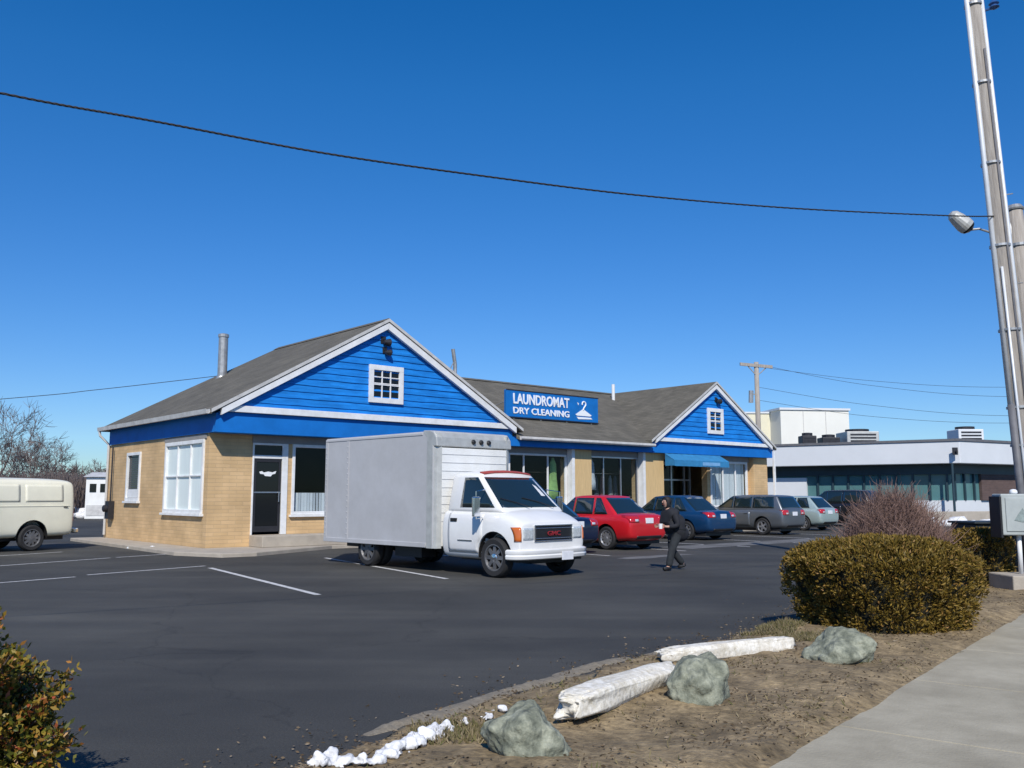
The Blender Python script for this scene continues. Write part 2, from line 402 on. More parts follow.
def strip_h(x, y, e):
    n = noise.noise(Vector((x*1.1, y*1.1, 0)))*.05+noise.noise(Vector((x*5, y*5, 3)))*.02+noise.noise(Vector((x*17, y*17, 9)))*.008
    return .035+min(1, e*2.4)*(.07+n)
def dist_poly(x, y, P):
    b = 1e9
    for (ax, ay), (bx, by) in zip(P, P[1:]):
        dx, dy = bx-ax, by-ay; k = max(0, min(1, ((x-ax)*dx+(y-ay)*dy)/(dx*dx+dy*dy)))
        b = min(b, math.hypot(x-ax-k*dx, y-ay-k*dy))
    return b
def along(P, k):
    ln = [math.dist(a, b) for a, b in zip(P, P[1:])]; t = k*sum(ln)
    for (a, b), l in zip(zip(P, P[1:]), ln):
        if t <= l or b == P[-1]: return a[0]+(b[0]-a[0])*t/l, a[1]+(b[1]-a[1])*t/l
        t -= l
mb = MB(); NU, NV = 420, 46; vs = []
for i in range(NU+1):
    k = i/NU; k = k**1.25
    a = along(EDGE, k); b = along(WALK, k)
    a = (a[0]+.10*noise.noise(Vector((k*160, 0, 1))), a[1]+.10*noise.noise(Vector((k*160, 5, 1))))
    for j in range(NV+1):
        q = j/NV; x, y = a[0]+(b[0]-a[0])*q, a[1]+(b[1]-a[1])*q
        e = min(math.dist((x,y), a), 1)
        e2 = min(1, math.dist((x,y), b)*3.5); zz = strip_h(x, y, e)
        if j == NV: x, y, zz = x+.14, y-.11, .02
        vs.append((x, y, (.055+(zz-.055)*e2 if j < NV else zz) if j else -.01))
mb.add(vs, [(i*(NV+1)+j, (i+1)*(NV+1)+j, (i+1)*(NV+1)+j+1, i*(NV+1)+j+1) for i in range(NU) for j in range(NV)])
tag(mb.build('planting_strip', 'mulch', smooth=True), kind='structure')
STRIP_BVH = BVHTree.FromPolygons(mb.v, mb.f)
def strip_z(x, y):
    h = STRIP_BVH.ray_cast(Vector((x, y, 3)), Vector((0, 0, -1)))[0]
    return h.z if h else 0

# sidewalk in slabs with joints
far = [(x+2.6, y-2.0) for x, y in WALK]
mb = MB()
for i in range(26):
    k0, k1 = i/26+.00015, (i+1)/26-.00015
    a, b, c, d = along(WALK, k0), along(WALK, k1), along(far, k1), along(far, k0)
    mb.prism([(*a,-.08), (*b,-.08), (*c,-.08), (*d,-.08)], (0,0,.14))
tag(mb.build('sidewalk', 'walk', bevel=.006), kind='structure')
fr2 = [(x+9, y-7) for x, y in far]
tag(MB().poly([(x, y, .005) for x, y in far]+[(x, y, .005) for x, y in fr2[::-1]]).build('street', 'asphalt'), kind='structure')

# parking lines: thin worn paint
def pline(a, b, w=.10, label=None):
    a, b = Vector((*a, .004)), Vector((*b, .004)); d = (b-a).normalized(); n = Vector((-d.y, d.x, 0))*w/2
    mb = MB(); N = 14
    for i in range(N):
        p, q = a.lerp(b, i/N), a.lerp(b, (i+1)/N)
        j0, j1 = 1+.15*noise.noise(p*3), 1+.15*noise.noise(q*3)
        mb.quad(p-n*j0, p+n*j0, q+n*j1, q-n*j1)
    return tag(mb.build('parking_line', 'paint_line'), kind='structure')
pline((-6.47,19.73), (-3.03,14.45), .11); pline((-4.64,22.84), (-1.21,17.17), .10)
pline((-11.2,13.2), (-8.33,17.58), .09); pline((-8.3,18.0), (-6.76,20.28), .09)
pline((-12.2,18.5), (-9.98,22.84), .09); pline((-14.6,20.6), (-12.35,25.22), .09); pline((-9.9,23.0), (-8.9,24.6), .08)
for t in (4.1, 7.2, 10.3, 13.4, 16.5, 19.6, 22.7):
    a, b = L(t, -8.4), L(t, -3.4); pline((a.x, a.y), (b.x, b.y), .10)
# a pale worn band of paving along the stall mouths, thinning toward the truck
mb = MB()
for t0, t1, s0, s1 in ((11.2, 27.5, -7.9, -6.7), (6.6, 9.2, -9.6, -9.1)):
    N = 40; lo = []; hi = []
    for i in range(N+1):
        t = t0+(t1-t0)*i/N; n = noise.noise(Vector((t*1.3, 0, 2)))*.22
        lo.append(L(t, s0+n, .004)); hi.append(L(t, s1-n*.7, .004))
    for i in range(N): mb.quad(lo[i], lo[i+1], hi[i+1], hi[i])
tag(mb.build('worn_pavement', 'pale_pave'), kind='structure')

# concrete round the building: low apron, raised landing before the door
mb = MB()
def slab(pts, z0, z1): mb.prism([L(t, s, z0) for t, s in pts], (0, 0, z1-z0))
slab([(-1.0,9), (-1.05,5.5), (-1.2,-.9), (-.6,-2.5), (.3,-2.55), (3.4,-.95), (10.9,-.95), (10.9,0), (0,0), (0,9)], -.05, .10)
mb.build('walkway', 'concrete', bevel=.02)['kind'] = 'structure'
mb = MB(); slab([(10.9,-1.3), (27.3,-1.3), (27.3,0), (10.9,0)], -.05, .12); mb.build('walkway', 'concrete', bevel=.02)['kind'] = 'structure'
mb = MB(); slab([(1.27,-.85), (10.0,-.85), (10.0,0), (1.27,0)], .1, .42); mb.build('landing', 'concrete', bevel=.02)['kind'] = 'structure'

# ------------------------------------------------------------------ the laundromat
B = thing('laundromat_building', 'long low tan brick building with two bright blue gables and a brown shingle roof', 'building', P0, A)

def wall_holes(mb, x0, x1, z0, z1, holes, thick, mp):
    """wall in the (x,z) plane with openings; mp(x, depth, z) -> point"""
    xs = sorted({x0, x1, *[h[0] for h in holes], *[h[1] for h in holes]}); zs = sorted({z0, z1, *[h[2] for h in holes], *[h[3] for h in holes]})
    def solid(i, j):
        if not (0 <= i < len(xs)-1 and 0 <= j < len(zs)-1): return False
        cx, cz = (xs[i]+xs[i+1])/2, (zs[j]+zs[j+1])/2
        return not any(h[0] < cx < h[1] and h[2] < cz < h[3] for h in holes)
    for i in range(len(xs)-1):
        for j in range(len(zs)-1):
            if not solid(i, j): continue
            a, b, c, d = xs[i], xs[i+1], zs[j], zs[j+1]
            for dp in (0, thick): mb.quad(mp(a,dp,c), mp(b,dp,c), mp(b,dp,d), mp(a,dp,d))
            for (ii, jj, p, q) in ((i-1,j,(a,c),(a,d)), (i+1,j,(b,c),(b,d)), (i,j-1,(a,c),(b,c)), (i,j+1,(a,d),(b,d))):
                if not solid(ii, jj): mb.quad(mp(p[0],0,p[1]), mp(p[0],thick,p[1]), mp(q[0],thick,q[1]), mp(q[0],0,q[1]))
    return mb

FRONT = lambda x, d, z: (x, d, z)
SIDE = lambda x, d, z: (d, x, z)
holes_f = [(1.29,2.40,.42,3.05), (2.54,4.9,.98,3.05), (5.4,9.3,.98,3.05), (11.0,13.9,1.0,3.06), (15.05,17.95,.14,3.06), (19.35,22.6,.12,3.06), (22.8,25.6,1.0,3.06)]
holes_s = [(.28,3.2,1.03,3.12), (5.35,6.62,1.36,2.94)]
mb = MB()
wall_holes(mb, 0, 26.85, -.1, 3.30, holes_f, .3, FRONT)
wall_holes(mb, .3, 8.4, -.1, 3.32, holes_s, .3, SIDE)
mb.box(0, 11, 8.4, 8.7, -.1, 3.27); mb.box(26.55, 26.85, .3, 11.4, -.1, 3.27); mb.box(11, 26.85, 11.4, 11.7, -.1, 3.27)
mb.build('brick_wall', 'brick', B)
# rooms behind the windows
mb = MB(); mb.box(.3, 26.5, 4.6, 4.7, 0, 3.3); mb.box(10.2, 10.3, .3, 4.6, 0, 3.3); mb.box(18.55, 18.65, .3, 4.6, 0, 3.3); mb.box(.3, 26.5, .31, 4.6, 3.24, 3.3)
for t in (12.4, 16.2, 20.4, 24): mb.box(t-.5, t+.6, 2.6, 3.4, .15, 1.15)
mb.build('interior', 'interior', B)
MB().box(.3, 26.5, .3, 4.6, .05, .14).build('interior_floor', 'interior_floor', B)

# lintel band over the openings (butts the pilasters)
for a, b in ((1.27,10.6), (10.62,13.92), (15.02,17.98), (22.72,25.75)): MB().box(a, b, -.03, -.002, 3.05, 3.262).build('lintel', 'grey_lintel', B)
MB().box(-.03, -.002, .15, 3.3, 3.13, 3.262).build('lintel', 'grey_lintel', B)

# fascia and soffit: the blue band under the roofs
SF = -.55
MB().box(0, 10.72, SF, 0, 3.275, 3.84).box(-.07, -.002, SF, 8.42, 3.28, 3.80).build('fascia', 'blue_fascia', B)
MB().box(10.73, 18.28, SF+.004, 0, 3.275, 3.60).build('fascia', 'blue_fascia', B)
MB().box(18.29, 26.85, SF, 0, 3.275, 3.74).box(26.852, 26.92, SF, 8.42, 3.28, 3.72).build('fascia', 'blue_fascia', B)

def gable(t0, t1, zb, za, name, row):
    """lap siding, each course tilted and butted over the one below"""
    tm = (t0+t1)/2; mb = MB(); z = zb; k = (t1-t0)/2/(za-zb)
    while z < za-.05:
        zt = min(z+row, za); rz = random.uniform(-.006, .006)
        a0, b0 = t0+(z-zb)*k, t1-(z-zb)*k; a1, b1 = t0+(zt-zb)*k, t1-(zt-zb)*k
        n = max(4, int((b0-a0)/.22)); bot = []; tp = []; bk = []
        for i in range(n+1):
            q = i/n; x = a0+(b0-a0)*q; w1, w2 = noise.noise(Vector((x*2.3, z*9, 1))), noise.noise(Vector((x*1.3, z*7, 6)))
            bot.append((x, SF-.030-.014*max(0, w1), z+.020*w2)); tp.append((a1+(b1-a1)*q, SF-.003, zt+.02)); bk.append((x, SF+.02, z+.02*w2))
        mb.add(bot+tp+bk, [(i, i+1, n+2+i, n+1+i) for i in range(n)]+[(i, 2*n+2+i, 2*n+3+i, i+1) for i in range(n)])
        z = zt
    mb.prism([(t0,SF+.02,zb), (t1,SF+.02,zb), (tm,SF+.02,za)], (0,.12,0))
    return mb.build(name, 'blue_siding', B)
gable(.25, 10.55, 3.95, 6.85, 'gable_siding', .205)
gable(18.55, 26.55, 3.85, 6.27, 'gable_siding', .205)

def roof(name, tl, tm, tr, ze, zr, s0, s1, shr, th=.13):
    """gabled slab roof, ridge along s; shr > 0 hips the back end"""
    top = [(tl,s0,ze), (tm,s0,zr), (tm,s1-shr,zr), (tl,s1,ze)]; top2 = [(tr,s0,ze), (tm,s0,zr), (tm,s1-shr,zr), (tr,s1,ze)]
    mb = MB()
    pts = [(tl,s0,ze),(tm,s0,zr),(tr,s0,ze),(tl,s1,ze),(tm,s1-shr,zr),(tr,s1,ze)]
    lo = [(x,y,z-th) for x,y,z in pts]
    mb.add(pts+lo, [(0,1,4,3),(1,2,5,4),(6,9,10,7),(7,10,11,8),(0,6,7,1),(1,7,8,2),(3,9,6,0),(2,8,11,5),(3,4,5),(9,11,10),(3,5,11,9)])
    return mb.build(name, 'shingle', B)
RL = roof('roof', -.28, 5.4, 11.08, 3.88, 7.1, -.72, 8.75, 1.95)
RR = roof('roof', 18.05, 22.5, 26.98, 3.76, 6.5, -.72, 11.9, 0)
# centre roof: ridge along the street
mb = MB()
pts = [(11.0,-.66,3.62),(6.6,5.4,6.47),(6.6,11.8,3.5),(18.12,-.66,3.62),(22.3,5.4,6.47),(22.3,11.8,3.5)]; lo = [(x,y,z-.13) for x,y,z in pts]
mb.add(pts+lo, [(0,1,4,3),(1,2,5,4),(6,9,10,7),(7,10,11,8),(0,6,7,1),(1,7,8,2),(3,4,10,9),(4,5,11,10),(0,3,9,6),(2,8,11,5)])
RM = mb.build('roof', 'shingle', B)
# ridge caps
mb = MB()
for i in range(26):
    y = -.7+i*.29; mb.prism([(5.16,y,6.99), (5.4,y,7.125), (5.64,y,6.99), (5.4,y,7.06)], (0,.285,0))
mb.build('ridge_cap', 'shingle', RL)
mb = MB()
for i in range(54):
    x = 6.7+i*.29; mb.prism([(x,5.18,6.40), (x,5.4,6.495), (x,5.62,6.40), (x,5.4,6.43)], (.285,0,0))
mb.build('ridge_cap', 'shingle', RM)

# white trim: horizontal boards and rakes
def rake(mb, a, b, h, s0, s1):
    (ta, za), (tb, zb) = a, b; mb.prism([(ta,s0,za), (tb,s0,zb), (tb,s0,zb-h), (ta,s0,za-h)], (0, s1-s0, 0))
mb = MB(); mb.box(.12, 10.68, SF-.10, SF-.031, 3.845, 4.03); mb.build('trim_board', 'white_trim', B, bevel=.01)
mb = MB(); rake(mb, (.02, 3.93), (5.395, 6.965), .19, -.716, SF-.05); rake(mb, (10.78, 3.93), (5.405, 6.965), .22, -.716, SF-.05); mb.build('rake_board', 'white_trim', B)
mb = MB(); mb.box(18.42, 26.7, SF-.10, SF-.031, 3.745, 3.90); mb.build('trim_board', 'white_trim', B, bevel=.01)
mb = MB(); rake(mb, (18.35, 3.83), (22.495, 6.365), .17, -.716, SF-.05); rake(mb, (26.68, 3.83), (22.505, 6.365), .19, -.716, SF-.05); mb.build('rake_board', 'white_trim', B)
# metal drip edge on the rakes
mb = MB()
for a, b in (((-.28,3.885), (5.4,7.105)), ((11.08,3.885), (5.4,7.105))): rake(mb, a, b, .10, -.742, -.722)
mb.build('drip_edge', 'gutter', RL)
mb = MB()
for a, b in (((18.05,3.765), (22.5,6.505)), ((26.98,3.765), (22.5,6.505))): rake(mb, a, b, .09, -.742, -.722)
mb.build('drip_edge', 'gutter', RR)
# gutters and downspouts
def gutter(p, q, name='gutter'):
    p, q = Vector(p), Vector(q); d = (q-p).normalized(); n = Vector((0,0,1)).cross(d)
    prof = [(-.06,.05), (-.075,-.03), (-.04,-.075), (.04,-.075), (.06,.05), (.05,.05), (.035,-.06), (-.035,-.06), (-.05,.05)]
    mb = MB(); mb.loft([[p+n*a+Vector((0,0,b)) for a, b in prof], [q+n*a+Vector((0,0,b)) for a, b in prof]])
    return mb.build(name, 'gutter', B)
gutter((-.36,-.68,3.83), (-.36,8.7,3.83)); gutter((10.95,-.74,3.56), (18.2,-.74,3.56))
mb = MB(); mb.tube([(-.36,8.6,3.76), (-.34,8.58,3.6), (-.06,8.5,3.3), (-.06,8.5,.2)], .045, 8); mb.build('downspout', 'gutter', B)
mb = MB(); mb.box(26.88, 26.98, SF-.1, SF, .15, 3.72); mb.build('downspout', 'white_trim', B, bevel=.01)

def cbox(mb, mp, x0, x1, d0, d1, z0, z1):
    pts = [mp(x, d, z) for z in (z0, z1) for x, d in ((x0,d0),(x1,d0),(x1,d1),(x0,d1))]
    mb.add(pts, [(0,3,2,1),(4,5,6,7),(0,1,5,4),(1,2,6,5),(2,3,7,6),(3,0,4,7)])

def window(x0, x1, z0, z1, mp, d=.05, fw=.08, vs=(), hs=(), m='white_trim', gl='glass', sill=True, out=.04, name='window', bw=.045):
    """frame in an opening; mullions at vs, rails at hs; the pane is a child"""
    mb = MB()
    cbox(mb, mp, x0, x1, -out, d, z1-fw, z1); cbox(mb, mp, x0, x1, -out, d, z0, z0+fw)
    cbox(mb, mp, x0, x0+fw, -out, d, z0+fw, z1-fw); cbox(mb, mp, x1-fw, x1, -out, d, z0+fw, z1-fw)
    vv = [v if isinstance(v, tuple) else (v, z0+fw, z1-fw) for v in vs]
    for v, a, b in vv: cbox(mb, mp, v-bw/2, v+bw/2, -out*.6, d*.9, a, b)
    for h in hs:
        cbox(mb, mp, x0+fw, x1-fw, -out*.5, d*.8, h-bw/2, h+bw/2)
    if sill: cbox(mb, mp, x0-.06, x1+.06, -out-.06, d*.5, z0-.07, z0-.003)
    f = mb.build(name, m, B, bevel=.006, seg=1)
    g = MB(); cbox(g, mp, x0+fw*.8, x1-fw*.8, d*.5, d*.5+.012, z0+fw*.8, z1-fw*.8); g.build('pane', gl, f)
    return f
def slats(mp, x0, x1, d, z0, z1, n, m, parent, vertical=True, name='blind'):
    mb = MB()
    for i in range(n):
        if vertical:
            a = x0+(x1-x0)*i/n; b = x0+(x1-x0)*(i+.93)/n; k = random.uniform(.0, .03)
            mb.add([mp(a,d+k,z0), mp(b,d+.03-k,z0), mp(b,d+.03-k,z1), mp(a,d+k,z1)], [(0,1,2,3)])
        else:
            a = z0+(z1-z0)*i/n; b = z0+(z1-z0)*(i+.85)/n
            mb.add([mp(x0,d,a), mp(x1,d,a), mp(x1,d+.03,b), mp(x0,d+.03,b)], [(0,1,2,3)])
    return mb.build(name, m, parent)

# side wall: tall frosted window, small window with dark slats
wa = window(.28, 3.2, 1.03, 3.12, SIDE, vs=(1.25, 2.22), hs=(2.1,), fw=.11, gl='frosted', out=.05)
wb = window(5.35, 6.62, 1.36, 2.94, SIDE, fw=.10, gl='dark_glass', out=.05)
slats(SIDE, 5.47, 6.5, .01, 1.75, 2.84, 16, 'dark_blind', wb, False)
mb = MB(); cbox(mb, SIDE, 5.46, 6.51, -.012, .018, 1.47, 1.74); mb.build('panel', 'white_trim', wb)
# shop window by the door: dark with a white cafe curtain
wc = window(2.54, 4.9, .98, 3.05, FRONT, fw=.09)
slats(FRONT, 2.65, 4.8, .12, 1.05, 1.62, 22, 'blind', wc, True, 'curtain')
window(5.4, 9.3, .98, 3.05, FRONT, fw=.09, vs=(6.7, 8.0))
# glazed door with transom
mb = MB(); cbox(mb, FRONT, 1.29, 1.34, -.03, .1, .42, 3.05); cbox(mb, FRONT, 2.22, 2.40, -.03, .1, .42, 3.05)
cbox(mb, FRONT, 1.34, 2.22, -.03, .1, 2.99, 3.05); cbox(mb, FRONT, 1.34, 2.22, -.02, .1, 2.60, 2.70)
mb.build('door_frame', 'white_trim', B, bevel=.006, seg=1)
mb = MB(); cbox(mb, FRONT, 1.34, 2.22, .03, .045, 2.70, 2.99); mb.build('transom', 'dark_glass', B)
mb = MB(); cbox(mb, FRONT, 1.36, 1.43, .0, .05, .50, 2.59); cbox(mb, FRONT, 2.13, 2.20, .0, .05, .50, 2.59)
cbox(mb, FRONT, 1.43, 2.13, .0, .05, 2.50, 2.59); cbox(mb, FRONT, 1.43, 2.13, .0, .05, .50, .66); cbox(mb, FRONT, 1.43, 2.13, -.005, .05, 1.60, 1.66)
dr = mb.build('door', 'dark_metal', B, bevel=.005, seg=1)
mb = MB(); cbox(mb, FRONT, 1.43, 2.13, .02, .03, .66, 1.60); cbox(mb, FRONT, 1.43, 2.13, .02, .03, 1.66, 2.50); mb.build('pane', 'dark_glass', dr)
mb = MB(); mb.tube([(2.12,-.01,1.35), (2.12,-.06,1.36), (2.12,-.06,1.62), (2.12,-.01,1.63)], .012, 6); mb.build('handle', 'steel', dr)
mb = MB(); mb.box(1.36, 2.2, -.006, .0, 1.612, 1.648); mb.build('push_bar', 'steel', dr)
# a small white notice of irregular shape on the door glass
mb = MB(); mb.prism([(1.52,.016,2.22), (1.60,.016,2.24), (1.66,.016,2.20), (1.80,.016,2.23), (1.93,.016,2.21), (2.05,.016,2.25), (2.02,.016,2.17), (1.93,.016,2.15), (1.88,.016,2.09), (1.70,.016,2.10), (1.66,.016,2.15), (1.55,.016,2.16)], (0,-.006,0)); mb.build('notice', 'blind', dr)

# centre windows, pilasters, entrance
w1 = window(11.0, 13.9, 1.0, 3.06, FRONT, fw=.07, vs=(11.75, 12.95), m='white_trim')
w2 = window(15.05, 17.95, .14, 3.06, FRONT, fw=.06, vs=(15.95, 16.95), m='steel', sill=False)
for t0, t1, z0 in ((14.07, 15.0, .1), (18.13, 19.3, .1), (25.75, 26.84, .1)):
    MB().box(t0, t1, -.28, -.002, z0, 3.27).build('pilaster', 'tan_board' if t0 < 25 else 'brick', B, bevel=.008)
for t0, t1 in ((13.93, 14.067), (17.99, 18.127)):
    MB().box(t0, t1, -.31, -.002, .1, 3.27).build('corner_trim', 'white_trim', B, bevel=.006)
wd = window(22.8, 25.6, 1.0, 3.06, FRONT, fw=.10, vs=(23.75, 24.7))
slats(FRONT, 22.92, 25.5, .10, 1.1, 2.98, 24, 'blind', wd)
# garments hung in the windows, seen through the glass
def gown(par, t, z0, z1, d, w, m, name):
    mb = MB(); n = 12
    prof = [(0,.62), (.25,.55), (.5,.42), (.6,.40), (.85,.36), (.95,.18), (1,.12)]
    rings = []
    for k, wf in prof:
        z = z0+(z1-z0)*k
        rings.append([(t+w*wf*1.1*math.cos(2*math.pi*i/n), d+.12*wf*math.sin(2*math.pi*i/n)*1.5, z) for i in range(n)])
    mb.loft(rings); return mb.build(name, m, par, smooth=True)
M['green_cloth'] = mat('green_cloth', (.30, .48, .16), .8, var=.3, scale=5)
M['white_cloth'] = mat('white_cloth', (.62, .64, .66), .8, var=.2, scale=5)
gown(w1, 13.42, 1.35, 2.95, .22, .42, 'green_cloth', 'hanging_garment'); gown(w2, 15.5, 1.75, 2.95, .22, .36, 'white_cloth', 'hanging_garment')
for i, (t, cc) in enumerate(((11.35,(.16,.10,.07)),(11.62,(.05,.06,.10)),(12.1,(.22,.19,.15)),(12.42,(.10,.05,.05)),(12.7,(.28,.27,.25)),(16.1,(.20,.17,.14)),(16.45,(.06,.07,.09)),(16.8,(.24,.10,.09)),(17.3,(.30,.30,.29)),(17.6,(.09,.10,.12)))):
    gown(w1 if t < 14 else w2, t, 1.25+.1*math.sin(i*2.3), 2.35, .9, .24, mat('cloth', cc, .9, var=.25, scale=6), 'hanging_garment')
for w_, a, b in ((w1, 11.1, 13.8), (w2, 15.2, 17.9)): MB().tube([(a,.9,2.42), (b,.9,2.42)], .018, 6).build('clothes_rail', 'steel', w_)
mb = MB(); mb.box(13.0, 13.86, .16, .19, 1.05, 1.5); mb.build('window_card', 'blind', w1)
# entrance: recessed aluminium storefront
mb = MB()
for t in (19.35, 20.25, 21.2, 22.1, 22.5): cbox(mb, FRONT, t, t+.09, .9, .98, .14, 2.95)
cbox(mb, FRONT, 19.35, 22.6, .9, .98, 2.86, 3.0); cbox(mb, FRONT, 19.35, 22.6, .905, .975, 2.18, 2.25); cbox(mb, FRONT, 19.44, 20.25, .9, .98, .14, .4); cbox(mb, FRONT, 21.29, 22.1, .9, .98, .14, .4)
en = mb.build('entrance', 'steel', B)
mb = MB(); cbox(mb, FRONT, 19.4, 22.55, .94, .95, .3, 2.9); mb.build('pane', 'glass', en)
mb = MB(); mb.tube([(21.12,.87,1.0), (21.12,.84,1.05), (21.12,.84,1.4), (21.12,.87,1.45)], .015, 6); mb.build('handle', 'steel', en)
# awning: sloped canvas with valance and closed ends
a, b = 19.05, 22.78
mb = MB(); n = 24
prof = [(-.556,3.255), (-.62,3.22), (-1.05,2.98), (-1.06,2.74), (-1.045,2.74), (-1.035,2.965), (-.6,3.2), (-.556,3.235)]
rings = []
for i in range(n+1):
    t = a+(b-a)*i/n; k = .006*math.sin(i*2.4); rings.append([(t, s+k, z+(k if z > 2.8 else -.012*abs(math.sin(i*1.31)))) for s, z in prof])
mb.loft(rings)
mb.prism([(a+.01,-.56,3.24), (a+.01,-1.04,2.97), (a+.01,-1.04,2.75), (a+.01,-.56,2.75)], (.012,0,0)); mb.prism([(b-.022,-.56,3.24), (b-.022,-1.04,2.97), (b-.022,-1.04,2.75), (b-.022,-.56,2.75)], (.012,0,0))
aw = mb.build('awning', 'awning', B)
mb = MB(); mb.box(20.9, 22.1, -1.072, -1.064, 2.78, 2.92); mb.build('valance_panel', mat('awning_pale', (.16, .36, .60), .8, var=.1), aw)

# gable windows: white frame, many small panes
def gwin(t0, t1, z0, z1, nv):
    mp = lambda x, d, z: (x, SF-.04+d, z)
    zs = (z0+z1)/2; fw = .16; x0, x1 = t0+fw, t1-fw
    vs = [(x0+(x1-x0)*(i+1)/(nv+1), z0+fw, z1-fw) for i in range(nv)]
    hs = [zs-.02, zs+.02, (z1-fw+zs)/2]
    return window(t0, t1, z0, z1, mp, d=.03, fw=fw, vs=vs, hs=hs, gl='dark_glass', out=.05, sill=False, bw=.034)
gwin(4.77, 6.04, 4.41, 5.60, 2); gwin(21.93, 23.05, 4.2, 5.32, 1)
# floodlights under the ridge
def flood(t, z, s):
    mb = MB(); mb.tube([(t,SF,z), (t,SF-.12,z+.02), (t-.05,SF-.16,z-.02)], .03*s, 8)
    mb.lathe([(.02*s,0), (.06*s,.02), (.10*s,.16*s), (.11*s,.2*s)], (t-.06,SF-.14,z-.08), 'x', 14)
    mb.box(t-.08*s, t+.08*s, SF-.04, SF-.005, z-.10*s, z+.10*s)
    f = mb.build('floodlight', 'dark_metal', B, smooth=False)
    return f
flood(5.28, 6.42, 1.15); flood(5.34, 6.10, 1.0); flood(22.6, 5.72, 1.1)
# flue pipe and vents
mb = MB(); mb.lathe([(.19,0), (.19,.12), (.165,.14), (.165,1.55), (.19,1.56), (.19,1.66), (.14,1.68)], (3.12,6.6,5.65), 'z', 18); mb.lathe([(.24,0), (.2,.16)], (3.12,6.6,5.62), 'z', 16)
mb.build('flue_pipe', 'metal', RL, smooth=False)
mb = MB(); mb.tube([(9.35,1.0,4.6), (9.35,1.0,6.2), (9.25,1.0,6.75)], .07, 10); mb.tube([(9.3,1.0,6.3), (8.9,1.0,5.6)], .02, 5); mb.build('vent_pipe', 'metal', RL)
mb = MB(); mb.tube([(21.5,4.5,5.9), (21.5,4.5,6.78)], .08, 10); mb.build('vent_pipe', 'white_trim', RM)
# meter on the far end of the side wall
mb = MB(); mb.box(-.2, -.002, 7.75, 8.1, .75, 1.35); mb.lathe([(.12,0), (.12,-.1), (.08,-.13)], (-.2,7.92,1.1), 'x', 14); mb.tube([(-.09,7.92,1.34), (-.09,7.92,3.2)], .025, 6); mb.build('meter', 'dark_metal', B)

# roof sign
sg = thing('shop_sign', 'blue roof sign with white lettering for laundry and dry cleaning', 'sign', L(11.75, .95, 4.47), A)
MB().box(0, 4.95, 0, .16, 0, 1.02).build('panel', mat('sign_blue', (.005, .145, .47), .4, var=.15, scale=2), sg, bevel=.02)
mb = MB(); mb.box(-.02, 4.97, -.015, -.001, 1.0, 1.035); mb.box(-.02, 4.97, -.015, -.001, -.03, 0.0); mb.build('trim_strip', 'dark_metal', sg)
for x in (.4, 1.8, 3.2, 4.6):
    mb = MB(); mb.box(x-.03, x+.03, .05, .11, -.55, 0); mb.tube([(x,.1,.7), (x,.1,-.1)], .02, 6); mb.build('post', 'metal', sg)
    MB().tube([(x,.15,.7), (x,1.2,.5)], .02, 6).build('brace', 'metal', sg)
M['letter'] = mat('white_letter', (.82, .84, .86), .4)
sp = lambda x0, z0: (lambda x, y, z: (x0+x, -.014-z, z0+y))
link('lettering', fit_text('LAUNDROMAT', 2.95, .40, .012, .022, sp(.32, .50)), 'letter', sg)
link('lettering', fit_text('DRY CLEANING', 2.95, .25, .012, .018, sp(.32, .13)), 'letter', sg)
# emblem: a wire hanger over folded linen
mb = MB()
arc = [(4.1+.10*math.cos(R(a)), -.02, .72+.10*math.sin(R(a))) for a in range(200, -60, -20)]
mb.tube(arc+[(4.08,-.02,.55), (4.05,-.02,.47)], .028, 6)
mb.prism([(3.62,-.004,.28), (4.02,-.004,.50), (4.1,-.004,.50), (4.55,-.004,.28), (4.45,-.004,.24), (3.7,-.004,.24)], (0,-.014,0))
mb.prism([(3.68,-.004,.19), (4.5,-.004,.19), (4.58,-.004,.13), (3.78,-.004,.10)], (0,-.014,0))
mb.prism([(3.72,-.004,.78), (3.82,-.004,.72), (3.78,-.004,.66)], (0,-.014,0))
mb.build('emblem', 'letter', sg)

# ------------------------------------------------------------------ vehicles (x forward, y left, z up)
def shell(stations, yk=((.0,0),(.80,0),(.95,.10),(1,.42),(.985,.72),(.93,.93),(.72,1.0),(0,1.025)), level=2):
    """body lofted from (x, half width, z bottom, z top); rounded by subdivision"""
    rings = []
    for x, w_, zb, zt in stations:
        half = [(w_*a, zb+(zt-zb)*k) for a, k in yk]
        rings.append([(x, y, z) for y, z in half]+[(x, -y, z) for y, z in half[-2:0:-1]])
    me = MB().loft(rings).mesh('shell', True)
    return baked(me, ('SUBSURF', dict(levels=level, render_levels=level)))

def smooth(me):
    me.polygons.foreach_set('use_smooth', [True]*len(me.polygons))
    try: me.set_sharp_from_angle(angle=R(38))
    except Exception: pass
    return me

def arch_cut(me, wheels, r, half, deep=.28):
    cs = []
    for x in wheels:
        for s in (-1, 1):
            mb = MB(); mb.lathe([(r, 0), (r, deep+.3)], (x, (half-deep) if s > 0 else -(half+.3), r*.93), 'y', 28); cs.append(mb.mesh('c'))
    return cut(me, cs)

def liner(parent, x, s, half, R_, zc, deep=.30):
    mb = MB(); n = 16; a0, a1 = R(-8), R(188); rings = []
    for y in (s*(half-.035), s*(half-deep)):
        rings.append([(x+R_*math.cos(a0+(a1-a0)*i/n), y, zc+R_*math.sin(a0+(a1-a0)*i/n)) for i in range(n+1)])
    mb.add(rings[0]+rings[1], [(i, i+1, n+2+i, n+1+i) for i in range(n)]+[tuple(range(n+1, 2*n+2))])
    return mb.build('wheel_arch', 'black', parent)

